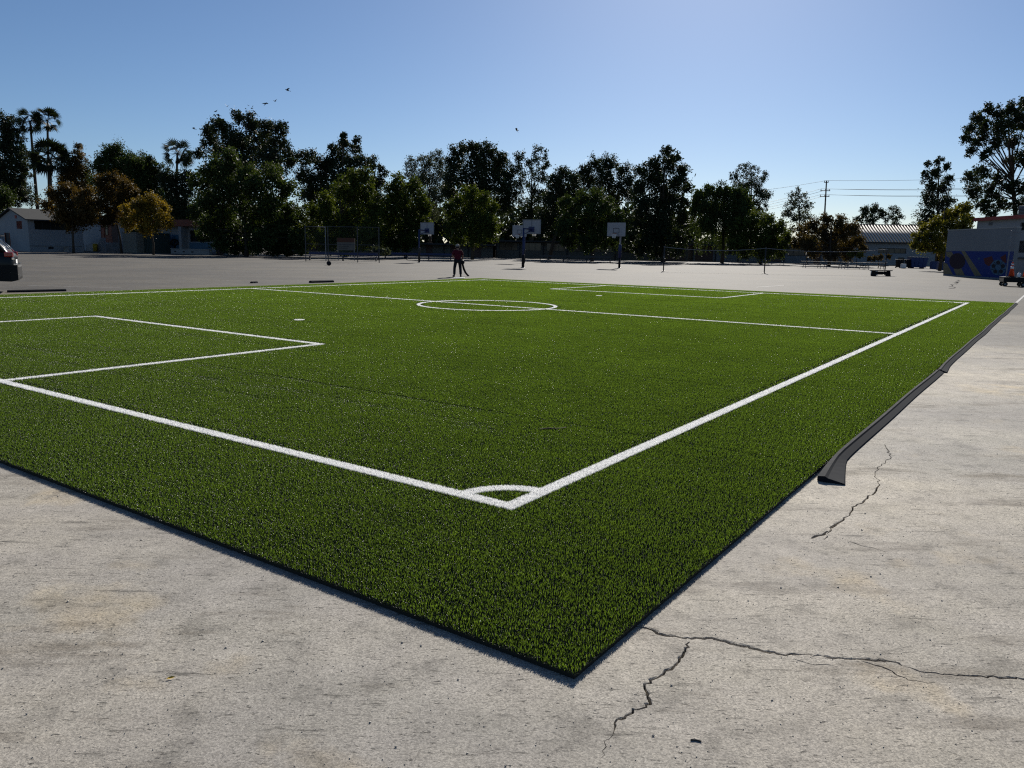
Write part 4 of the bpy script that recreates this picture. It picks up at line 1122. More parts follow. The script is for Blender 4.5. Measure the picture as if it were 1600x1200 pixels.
A_, B_ = gcol(1473.5, 66), gcol(1579, 56.5)
MURAL_RZ = math.atan2((B_ - A_).y, (B_ - A_).x)
def mural_wall():
    F = Facade(1473.5, 66, MURAL_RZ); root = empty('mural_wall', F.P, F.rz)
    L = (B_ - A_).length; H = F.z(1482, 360.5)
    X = lambda u, v=410: F.x(u, v); Z = F.z
    MB().box(0, L, 0, .3, 0, H).build('wall_slab', M['grey_wall'], root)
    MB().box(-.05, L, -.02, .34, H + .002, H + .08).build('coping', M['concrete'], root)
    mz = Z(1520, 392.5)
    y = -.004
    p = MB().box(.03, L - .02, y - .002, y, .12, mz).build('mural_panel', M['mural_deep_blue'], root)
    def shape(pts, mat, lift, name='mural_shape'):
        q = [(X(u, v), y - .004 - lift, max(.13, min(mz - .004, Z(u, v)))) for u, v in pts]
        n = len(q); mb = MB(); mb.quad(q)
        return mb.build(name, M[mat], p, fix=False)
    shape([(1502, 392), (1508, 392), (1534, 431), (1523, 431)], 'mural_tan', .001)
    shape([(1478, 393), (1487, 393), (1490, 398), (1484, 403), (1479, 400)], 'mural_tan', .002)
    shape([(1474, 410), (1480, 412), (1489, 429), (1474, 428)], 'mural_tan', .001)
    shape([(1490, 420), (1502, 419), (1508, 431), (1494, 430)], 'mural_tan', .003)
    def disc(u, v, r, mat, lift, n=24, sq=1.0):
        return shape([(u + r * math.cos(t * 2 * math.pi / n), v + r * sq * math.sin(t * 2 * math.pi / n)) for t in range(n)], mat, lift)
    disc(1496, 408, 12.5, 'mural_maroon', .005)
    shape([(1537, 404), (1550, 400), (1553, 409), (1545, 416), (1539, 412)], 'mural_red', .002)
    shape([(1563, 402), (1572, 397), (1573, 411), (1568, 410)], 'mural_red', .003)
    disc(1529.5, 404, 1.6, 'mural_sky', .002, 10)
    bu, bv, br = 1560, 418, 12.3
    disc(bu, bv, br, 'mural_sky', .006)
    def pent(du, dv, r, rot): shape([(bu + du + r * math.cos(rot + t * 2 * math.pi / 5), bv + dv + r * math.sin(rot + t * 2 * math.pi / 5)) for t in range(5)], 'mural_black', .009, 'ball_patch')
    for k in range(5):
        a = -math.pi / 2 + k * 2 * math.pi / 5
        pent(7.6 * math.cos(a), 7.6 * math.sin(a), 3.7, a)
    # joints between the light hexagons
    for k in range(5):
        a = -math.pi / 2 + k * 2 * math.pi / 5 + math.pi / 5
        c, s = math.cos(a), math.sin(a); n = (-s * .45, c * .45)
        shape([(bu + c * 4.6 + n[0], bv + s * 4.6 + n[1]), (bu + c * 11.5 + n[0], bv + s * 11.5 + n[1]), (bu + c * 11.5 - n[0], bv + s * 11.5 - n[1]), (bu + c * 4.6 - n[0], bv + s * 4.6 - n[1])], 'mural_black', .011, 'ball_seam')
    tag(root, 'tall grey handball wall with blue mural of balls along its foot', 'wall')
    # wing on its right, seen behind the fence
    F2 = Facade(1520, 73, MURAL_RZ); root = empty('office_building', F2.P, F2.rz)
    L2 = F2.x(1680, 380); H2 = F2.z(1560, 342.5)
    hs = [(F2.x(1594, 353), F2.x(1610, 353), F2.z(1600, 360), F2.z(1600, 347.5)), (F2.x(1589, 385), F2.x(1612, 385), F2.z(1600, 395), F2.z(1600, 376))]
    wall_mesh(0, L2, 0, H2, 0, .25, hs).build('wall', M['white_wall'], root)
    for h in hs: window(root, *h, .14, 3)
    MB().box(-.3, L2, -.3, 6, H2 + .003, H2 + .12).build('roof', M['shingle_grey'], root)
    MB().box(-.32, L2, -.35, -.303, H2 - .08, H2 + .22).build('red_trim', M['red_trim'], root)
    v = MB().box(F2.x(1545.5, 350), F2.x(1551, 350), -.05, -.003, F2.z(1548, 352), F2.z(1548, 347.3)).build('wall_vent', M['grey_wall'], root)
    for k in range(4):
        zz = F2.z(1548, 351.4) + k * .06; MB().box(F2.x(1546, 350), F2.x(1550.5, 350), -.07, -.052, zz, zz + .02).build('vent_slat', M['dark_frame'], v)
    MB().box(F2.x(1583, 398), L2, -.12, -.003, F2.z(1590, 404.5), F2.z(1590, 402)).build('sill_band', M['dark_frame'], root)
    MB().box(-.3, .0, .02, 5.5, 0, H2).build('side_wall', M['white_wall'], root)
    tag(root, 'white two level building with red roof trim behind the mural wall', 'building')
    c = empty('rooftop_cooler', F2.P + F2.t * F2.x(1580, 340) - F2.n * 1.2 + Vector((0, 0, H2 + .125)), F2.rz)
    MB().box(-.5, .5, -.4, .4, .1, .95).build('housing', M['grey_wall'], c, bevel=.04)
    for sx in (-.4, .4): MB().box(sx - .05, sx + .05, -.35, .35, 0, .098).build('skid', M['dark_frame'], c)
    for k in range(5): MB().box(-.4, .4, -.425, -.403, .25 + k * .12, .31 + k * .12).build('louvre', M['dark_frame'], c)
    tag(c, 'grey boxy rooftop cooler on the building with red trim', 'cooler')
mural_wall()

# ------------------------------------------------------------------ fences
def chain_mesh(name, root, x0, x1, z0, z1, sp, r, mat, y=0.0):
    mb = MB()
    w, h = x1 - x0, z1 - z0
    def seg(a, b):
        d = Vector((b[0] - a[0], 0, b[1] - a[1]))
        if d.length < .02: return
        n = Vector((-d.z, 0, d.x)).normalized() * r
        A = Vector((a[0], y, a[1])); B = Vector((b[0], y, b[1])); k = Vector((0, r, 0))
        i = len(mb.v); mb.v += [tuple(A + n), tuple(A - n), tuple(A + k), tuple(B + n), tuple(B - n), tuple(B + k)]
        for f in ((0, 1, 4, 3), (1, 2, 5, 4), (2, 0, 3, 5)): mb.f.append(tuple(i + j for j in f)); mb.m.append(0)
    c = -h
    while c < w:
        a = (max(0, c), max(0, -c)); b = (min(w, c + h), min(h, w - c))
        if a[0] < w and b[0] > 0:
            seg((x0 + a[0], z0 + a[1]), (x0 + b[0], z0 + b[1]))
            seg((x1 - a[0], z0 + a[1]), (x1 - b[0], z0 + b[1]))
        c += sp
    o = mb.build(name, mat, root, fix=False); tag(o, kind='stuff'); return o
def backstop():
    P, Q = gcol(478, 76), gcol(592.5, 75)
    rz = math.atan2((Q - P).y, (Q - P).x); root = empty('wire_backstop', P, rz); L = (Q - P).length
    H = Facade(478, 76, rz).z(480, 353.5)
    for k, f in enumerate((0, .31, .71, 1.0)):
        MB().tube([(L * f, 0, 0), (L * f, 0, H + (.12 if k == 0 else .03))], .045, 8).build('post', M['dull_steel'], root)
    for z in (H, H * .5, .95): MB().tube([(0, .02, z), (L, .02, z)], .028, 6).build('rail', M['dull_steel'], root)
    chain_mesh('chain_link', root, 0, L, .05, H, .2, .0022, M['dull_steel'], -.03)
    # side wing running back on the left
    MB().tube([(0, 0, H), (1.0, 2.6, H)], .028, 6).build('rail', M['galvanised'], root)
    MB().tube([(1.0, 2.6, 0), (1.0, 2.6, H)], .045, 8).build('post', M['galvanised'], root)
    tag(root, 'tall chain link backstop fence with galvanised posts before the trees', 'fence')
    # sign fixed behind it
    s = empty('notice_board', gcol(541, 84), 0)
    MB().box(-.95, .95, -.03, .03, 1.05, 2.35).build('panel', M['beige_wall'], s)
    MB().box(-.95, .95, -.045, -.032, 1.9, 2.35).build('orange_band', M['sign_orange'], s)
    for k in range(3): MB().box(-.75, .55 - .2 * k, -.042, -.032, 1.65 - k * .2, 1.70 - k * .2).build('text_line', M['dark_frame'], s)
    for sx in (-.85, .85): MB().tube([(sx, .06, 0), (sx, .06, 2.35)], .04, 6).build('post', M['galvanised'], s)
    tag(s, 'beige notice board with an orange top band behind the backstop', 'sign')
backstop()
def right_fence():
    P = gcol(1571, 55); Q = gcol(1680, 50)
    rz = math.atan2((Q - P).y, (Q - P).x); root = empty('chain_link_fence', P, rz); L = (Q - P).length
    H = Facade(1571, 55, rz).z(1578, 361.5)
    for f in (0, .5, 1.0): MB().tube([(L * f, 0, 0), (L * f, 0, H)], .04, 8).build('post', M['galvanised'], root)
    for z in (H - .08, H * .42): MB().tube([(0, 0, z), (L, 0, z)], .025, 6).build('rail', M['galvanised'], root)
    chain_mesh('chain_link', root, 0, L, .05, H - .1, .14, .003, M['galvanised'], -.03)
    MB().lathe((0, 0, H), [(.045, 0), (.05, .04), (.02, .08)], 8).build('post_cap', M['galvanised'], root)
    tag(root, 'chain link fence with a tall corner post at the right edge', 'fence')
right_fence()

# ------------------------------------------------------------------ basketball hoops
def hoop(u, d, rz, label, pad, arm=1.15):
    root = empty('basketball_hoop', gcol(u, d), rz); tag(root, label, 'basketball hoop', 'basketball hoops in the yard')
    MB().tube([(0, 0, 0), (0, 0, 3.28)], .075, 10).build('post', M['galvanised'] if pad == 'short' else M['blue_paint'], root, smooth=True)
    MB().lathe((0, 0, 0), [(.18, 0), (.18, .03), (.09, .06)], 12).build('base_plate', M['galvanised'], root)
    if pad == 'long': MB().lathe((0, 0, .06), [(.115, 0), (.115, 1.0), (.10, 1.02)], 12).build('post_sleeve', M['black_plastic'], root, smooth=True)
    elif pad == 'short':
        MB().lathe((0, 0, .9), [(.14, 0), (.14, 1.15), (.12, 1.18)], 12).build('post_pad', M['blue_paint'], root, smooth=True)
        MB().lathe((0, 0, .06), [(.10, 0), (.10, .83)], 12).build('post_sleeve', M['black_plastic'], root, smooth=True)
    elif pad == 'low': MB().lathe((0, 0, .06), [(.11, 0), (.11, 1.4), (.10, 1.42)], 12).build('post_sleeve', M['dark_frame'], root, smooth=True)
    am = MB().tube([(0, 0, 3.24), (arm, 0, 3.2)], .055, 8); am.tube([(0, 0, 2.75), (arm, 0, 3.12)], .03, 6)
    am.build('arm', M['blue_paint'], root)
    MB().box(arm - .01, arm + .04, -.28, .28, 2.98, 3.42).build('bracket', M['blue_paint'], root)
    b = MB().box(arm + .042, arm + .08, -.9, .9, 2.82, 4.02).build('backboard', M['board_paint'], root)
    fr = MB(); x = arm + .028
    for (y0, y1, z0, z1) in ((-.9, .9, 2.82, 2.88), (-.9, .9, 3.96, 4.02), (-.9, -.84, 2.882, 3.958), (.84, .9, 2.882, 3.958), (-.03, .03, 3.43, 3.955)):
        fr.box(x - .012, x + .012, y0, y1, z0, z1)
    fr.build('back_frame', M['galvanised'], b)
    tgt = MB(); x = arm + .083
    for (y0, y1, z0, z1) in ((-.3, .3, 3.5, 3.54), (-.3, .3, 3.1, 3.14), (-.3, -.26, 3.142, 3.498), (.26, .3, 3.142, 3.498)): tgt.box(x - .002, x + .002, y0, y1, z0, z1)
    tgt.build('target_square', M['dark_frame'], b)
    cx = arm + .08 + .15 + .23
    ring = [(cx + .23 * math.cos(t * math.pi / 12), .23 * math.sin(t * math.pi / 12), 3.05) for t in range(25)]
    r = MB().tube(ring, .012, 6, False).build('rim', M['orange_paint'], root)
    MB().box(arm + .082, cx - .22, -.06, .06, 3.02, 3.08).build('rim_mount', M['orange_paint'], r)
    net = MB()
    for k in range(12):
        a0 = k * math.pi / 6
        for s in (-1, 1):
            pts = []
            for j in range(5):
                a = a0 + s * j * math.pi / 12; rr = .23 - .025 * j
                pts.append((cx + rr * math.cos(a), rr * math.sin(a), 3.04 - .095 * j))
            net.tube(pts, .008, 4, False)
    net.build('net', M['white_paint'], root, fix=False)
    return root
AW = GRID; TW = GRID + math.pi
hoop(655, 80, AW, 'basketball hoop seen from behind, nearest the wire backstop', 'low')
hoop(817, 66.5, AW, 'basketball hoop on a blue post, front one of the overlapping pair', 'long')
hoop(819, 86, TW, 'basketball hoop half hidden behind the blue post hoop', 'low', .95)
hoop(967.5, 72, TW, 'basketball hoop with a blue padded post, rightmost of the hoops', 'short', .8)

# ------------------------------------------------------------------ volleyball nets
VP = [(1036.5, 63.5, 384), (1194, 62.5, 386), (1382, 64, 388)]
VTOP = []
for k, (u, d, v) in enumerate(VP):
    g = gcol(u, d); z = at(u, v, d).z
    root = empty('net_post', g)
    MB().tube([(0, 0, 0), (0, 0, z)], .045, 8).build('pole', M['dark_frame'], root, smooth=True)
    MB().lathe((0, 0, 0), [(.16, 0), (.16, .03), (.06, .05)], 10).build('base', M['dark_frame'], root)
    for zz in (z - .12, 1.1): MB().lathe((0, 0, zz), [(.06, 0), (.065, .03), (.06, .06)], 8).build('collar', M['galvanised'], root)
    MB().tube([(0, -.06, 1.0), (.10, -.08, 1.0)], .012, 5).build('crank', M['galvanised'], root)
    tag(root, ('thin dark net post left of the weeping tree', 'thin dark net post in the middle, where both nets meet', 'thin dark net post rising behind the low dark bench')[k], 'net post', 'volleyball net posts')
    VTOP.append(g + Vector((0, 0, z - .10)))
for k in range(2):
    A, B = VTOP[k] + Vector((.1, -.03, 0)), VTOP[k + 1] + Vector((-.1, -.03, 0))
    n = 24; top = [A.lerp(B, i / n) + Vector((0, 0, -.22 * 4 * (i / n) * (1 - i / n))) for i in range(n + 1)]
    root = empty('volleyball_net', A)
    T = [p - A for p in top]
    MB().tube(T, .028, 6).build('top_tape', M['cord'], root)
    mb = MB()
    for i in range(n + 1): mb.tube([T[i], T[i] - Vector((0, 0, .85))], .004, 4, False)
    for j in range(1, 5): mb.tube([p - Vector((0, 0, .85 * j / 4)) for p in T], .004, 4, False)
    tag(mb.build('net_mesh', M['dark_frame'], root, fix=False), kind='stuff')
    tag(root, ('sagging volleyball net in front of the weeping tree', 'sagging volleyball net in front of the picnic tables')[k], 'net', 'volleyball nets')

# ------------------------------------------------------------------ tables, benches, bins
def picnic_proto():
    root = empty('picnic_table')
    t = MB()
    for k in range(5): t.box(-1.2, 1.2, -.36 + k * .147, -.36 + k * .147 + .14, .70, .75)
    t.build('table_top', M['dark_wood'], root)
    for s in (-1, 1): MB().box(-1.2, 1.2, s * .62 - .13, s * .62 + .13, .41, .46).build('bench_seat', M['dark_wood'], root)
    for x in (-.8, .8):
        f = MB()
        for s in (-1, 1): f.tube([(x, s * .2, .70), (x, s * .62, 0)], .03, 6)
        f.box(x - .03, x + .03, -.74, .74, .35, .41)
        f.build('leg_frame', M['galvanised'], root)
    return root
PT = picnic_proto(); first = True
for u, d, rz, lab in ((1150, 108, .12, 'picnic table farthest left, under the low rounded green tree'), (1181, 106, -.2, 'dark picnic table behind the middle net post'), (1212, 104, .1, 'picnic table right of the middle net post'),
                      (1268, 90, rad(-6), 'picnic table at the left end of the long row'), (1301, 88.5, rad(-6), 'second picnic table from the left in the long row'), (1334, 87, rad(-6), 'third picnic table from the left in the long row'), (1366, 86, rad(-6), 'picnic table at the right end of the long row')):
    o = PT if first else copy_tree(PT); first = False
    o.location = gcol(u, d); o.rotation_euler = (0, 0, rz); tag(o, lab, 'picnic table', 'picnic tables under the trees')

b = empty('yard_bench', gpt(1376, 431.5), rad(24))
MB().box(-1.0, 1.0, -.2, .2, .40, .47).build('seat', M['dark_wood'], b, bevel=.01)
for x in (-.78, .78):
    f = MB(); f.prism([(-.22, 0), (.22, 0), (.14, .398), (-.14, .398)], -.05, .05)
    f.v = [(x + v[1], v[0], v[2]) for v in f.v]
    f.build('leg', M['black_plastic'], b)
MB().box(-.73, .73, -.03, .03, .12, .36).build('centre_beam', M['black_plastic'], b)
tag(b, 'low dark bench standing alone before the right net post', 'bench')
o = MB().box(-.22, .22, -.16, .16, .004, .36).build('carton', M['white_paint'], bevel=.015); o.location = gpt(1370, 430.5) + Vector((.0, .5, 0))
tag(o, 'small white carton behind the low dark bench', 'box')

def skip_bin():
    root = empty('skip_container', gcol(1432, 101), rad(-6))
    mb = MB(); L0, L1, H = 1.5, 2.05, 1.35
    mb.prism([(-.85, .12), (.85, .12), (1.08, H), (-1.0, H)], -.7, .7); mb.build('body', M['skip_blue'], root, bevel=.02)
    MB().box(-1.06, 1.14, -.76, .76, H + .002, H + .08).build('rim', M['galvanised'], root)
    for x in (-.5, 0, .5): MB().box(x - .04, x + .04, -.76, -.703, .2, H - .02).build('rib', M['skip_blue'], root)
    for x in (-.6, .6): MB().box(x - .06, x + .06, -.6, .6, 0, .118).build('skid', M['dark_frame'], root)
    tag(root, 'blue skip container with a pale rim near the tiled building', 'skip')
skip_bin()
def planter(u, d, w, h, lab):
    root = empty('planter_box', gcol(u, d), rad(-10))
    f = MB()
    for (x0, x1, y0, y1) in ((-w / 2, w / 2, -w / 2, -w / 2 + .06), (-w / 2, w / 2, w / 2 - .06, w / 2), (-w / 2, -w / 2 + .06, -w / 2 + .062, w / 2 - .062), (w / 2 - .06, w / 2, -w / 2 + .062, w / 2 - .062)): f.box(x0, x1, y0, y1, 0, h)
    f.build('box', M['skip_blue'], root)
    MB().box(-w / 2 + .065, w / 2 - .065, -w / 2 + .065, w / 2 - .065, 0, h - .08).build('soil', M['bark'], root)
    tag(root, lab, 'planter', 'blue planter boxes')
planter(1460, 97, .85, .95, 'square blue planter box, left one beside the mural wall')
planter(1470, 92, .75, .9, 'square blue planter box, right one touching the mural wall corner')
def wheelie(u, d, lab, mat='black_plastic'):
    root = empty('wheeled_bin', gcol(u, d), 0)
    mb = MB(); n = len(mb.v)
    b, t = .27, .33
    mb.v += [(-b, -b, .1), (b, -b, .1), (b, b, .1), (-b, b, .1), (-t, -t, 1.0), (t, -t, 1.0), (t, t, 1.0), (-t, t, 1.0)]
    for q in ((0, 3, 2, 1), (4, 5, 6, 7), (0, 1, 5, 4), (1, 2, 6, 5), (2, 3, 7, 6), (3, 0, 4, 7)): mb.f.append(q); mb.m.append(0)
    mb.build('body', M[mat], root, bevel=.02)
    MB().box(-.36, .36, -.38, .36, 1.002, 1.07).build('lid', M[mat], root, bevel=.015)
    for x in (-.25, .25): MB().lathe((x, .24, .1), [(.1, -.03), (.1, .03)], 12, 'Y').build('wheel', M['tyre'], root)
    tag(root, lab, 'bin', 'black wheeled bins')
wheelie(1404, 101, 'black wheeled bin left of the small white cabinet')
wheelie(1418, 101, 'black wheeled bin right against the blue skip container')
o = empty('cabinet', gcol(1411, 98), 0)
MB().box(-.26, .26, -.22, .22, .06, .56).build('body', M['white_paint'], o, bevel=.01)
MB().box(-.24, .24, -.24, -.223, .09, .53).build('door', M['white_paint'], o)
MB().box(-.22, .22, -.18, .18, 0, .058).build('plinth', M['dark_frame'], o)
tag(o, 'small white cabinet standing between the two black bins', 'cabinet')

# low blue bench wall in the shade behind the hoops
def low_bench(u0, u1, d, lab, mat, z=.45):
    P, Q = gcol(u0, d), gcol(u1, d); L = (Q - P).length
    root = empty('long_bench', P, math.atan2((Q - P).y, (Q - P).x))
    MB().box(0, L, -.2, .2, z - .06, z).build('seat', M[mat], root)
    n = max(2, int(L / 2.4))
    for k in range(n + 1):
        x = .15 + (L - .3) * k / n
        MB().box(x - .05, x + .05, -.16, .16, 0, z - .062).build('leg', M['dark_frame'], root)
    MB().box(0, L, .16, .2, z + .15, z + .38).build('backrest', M[mat], root)
    for k in range(n + 1):
        x = .15 + (L - .3) * k / n; MB().box(x - .03, x + .03, .202, .24, z - .06, z + .38).build('back_post', M['dark_frame'], root)
    tag(root, lab, 'bench', 'long benches in the shade of the trees')
low_bench(600, 706, 94, 'long dark blue bench in the shade behind the left hoop', 'blue_paint')
low_bench(842, 955, 98, 'long dark bench in the shade behind the overlapping hoops', 'dark_wood')
low_bench(482, 590, 82, 'long dark blue bench just behind the wire backstop', 'blue_paint')

# ball
o = empty('play_ball', gpt(514, 415))
mb = MB(); R_ = .14
mb.lathe((0, 0, R_), [(R_ * math.sin(math.pi * k / 14) + .0005, -R_ * math.cos(math.pi * k / 14)) for k in range(15)], 20)
mb.build('ball_skin', M['black_rubber'], o, smooth=True)
for ax in range(2):
    P_ = []
    for k in range(33):
        a = k * math.pi / 16; c, s = math.cos(a) * (R_ + .0005), math.sin(a) * (R_ + .0005)
        P_.append((c, 0, R_ + s) if ax == 0 else (0, c, R_ + s))
    MB().tube(P_, .003, 4, False).build('seam', M['dark_frame'], o)
o.scale = (1.3,) * 3
tag(o, 'dark play ball lying on asphalt before the wire backstop', 'ball')

# ------------------------------------------------------------------ cart with cones
def cart():
    g = gpt(1567, 447.5); root = empty('flatbed_cart', g, rad(-20))
    MB().box(0, 2.3, 0, 1.1, .24, .50).build('bed', M['black_plastic'], root, bevel=.015)
    MB().box(-.01, 2.31, -.01, 1.11, .502, .53).build('deck', M['dark_frame'], root)
    for x in (.12, 1.0, 2.1):
        for y in (.12, .98):
            w = MB().lathe((x, y, .125), [(.125, -.04), (.125, .04)], 14, 'Y').build('wheel', M['tyre'], root)
            MB().lathe((x, y, .125), [(.06, -.045), (.06, .045)], 10, 'Y').build('hub', M['galvanised'], w)
    MB().tube([(2.25, .1, .53), (2.25, .1, 1.2), (2.25, 1.0, 1.2), (2.25, 1.0, .53)], .02, 6).build('push_handle', M['galvanised'], root)
    tag(root, 'black flatbed cart carrying traffic cones at the right edge', 'cart')
    Mx = Matrix.Translation(g) @ Matrix.Rotation(rad(-20), 4, 'Z')
    for k, (x, y, lab) in enumerate(((.42, .35, 'orange traffic cone with pale bands, left one on the cart'), (1.12, .4, 'orange traffic cone, right one on the cart'))):
        c = empty('traffic_cone', Mx @ Vector((x, y, .531)))
        MB().box(-.19, .19, -.19, .19, 0, .035).build('base', M['black_rubber'], c)
        MB().lathe((0, 0, .0355), [(.15, 0), (.035, .78), (.03, .80)], 16).build('cone_body', M['cone_orange'], c, smooth=True)
        for z0, z1 in ((.42, .55), (.62, .70)):
            r0, r1 = .15 - .1475 * z0 + .003, .15 - .1475 * z1 + .003
            MB().lathe((0, 0, .0355), [(r0, z0), (r1, z1)], 16).build('pale_band', M['white_paint'], c, smooth=True)
        tag(c, lab, 'traffic cone', 'traffic cones on the cart')
    c = empty('plastic_jug', Mx @ Vector((.75, .2, .531)))
    MB().lathe((0, 0, 0), [(.08, 0), (.09, .02), (.09, .17), (.05, .23), (.025, .25), (.025, .27)], 12).build('body', M['white_paint'], c, smooth=True)
    MB().lathe((0, 0, .271), [(.03, 0), (.03, .025)], 10).build('cap', M['blue_paint'], c)
    MB().tube([(.085, 0, .15), (.12, 0, .17), (.10, 0, .22), (.05, 0, .235)], .01, 5).build('grip', M['white_paint'], c)
    tag(c, 'small white plastic jug between the cones on the cart', 'jug')
cart()

# ------------------------------------------------------------------ utility pole and wires
def utility_pole():
    d = 168; base = gcol(1284.5, d); top = at(1291.5, 282, d)
    root = empty('utility_pole', base); t = top - base
    MB().tube([(0, 0, 0), t * .5, t], [.2, .17, .13], 9).build('pole', M['pole_wood'], root, smooth=True)
    attach = []
    for v, w in ((285, .45), (298, 1.0), (307, 1.0)):
        c = at(1291 - (v - 282) * .12, v, d) - base
        MB().box(c.x - w, c.x + w, c.y - .2, c.y - .08, c.z - .07, c.z + .07).build('crossarm', M['pole_wood'], root)
        row = []
        for x in (-w * .9, 0, w * .9):
            p = Vector((c.x + x, c.y - .14, c.z + .07))
            MB().lathe(p, [(.05, 0), (.09, .06), (.05, .12), (.08, .2), (.03, .3)], 8).build('insulator', M['dark_frame'], root)
            row.append(base + p + Vector((0, 0, .3)))
        attach.append(row)
    tag(root, 'wooden utility pole with three crossarms above the brown green tree', 'pole')
    def wire(A, B, lab):
        n = 16; pts = [A.lerp(B, i / n) + Vector((0, 0, -.5 * 4 * (i / n) * (1 - i / n))) for i in range(n + 1)]
        tag(MB().tube(pts, .028, 5).build('power_line', M['wire']), lab, 'wire', 'power lines at the utility pole')
    for lev, (uL, vL), (uR, vR), nm in ((0, (1060, 306), (1640, 270), 'top'), (1, (1060, 342), (1640, 288), 'middle'), (2, (1060, 348), (1640, 300), 'lowest')):
        for j in ((0, 2) if lev else (1,)):
            wire(attach[lev][j], at(uL, vL + j * 2.0, 150), '%s power line from the %s crossarm running left to the trees' % (('upper', 'single', 'lower')[j], nm))
            wire(attach[lev][j], at(uR, vR + j * 1.2, 175), '%s power line from the %s crossarm running right to the trees' % (('upper', 'single', 'lower')[j], nm))
utility_pole()
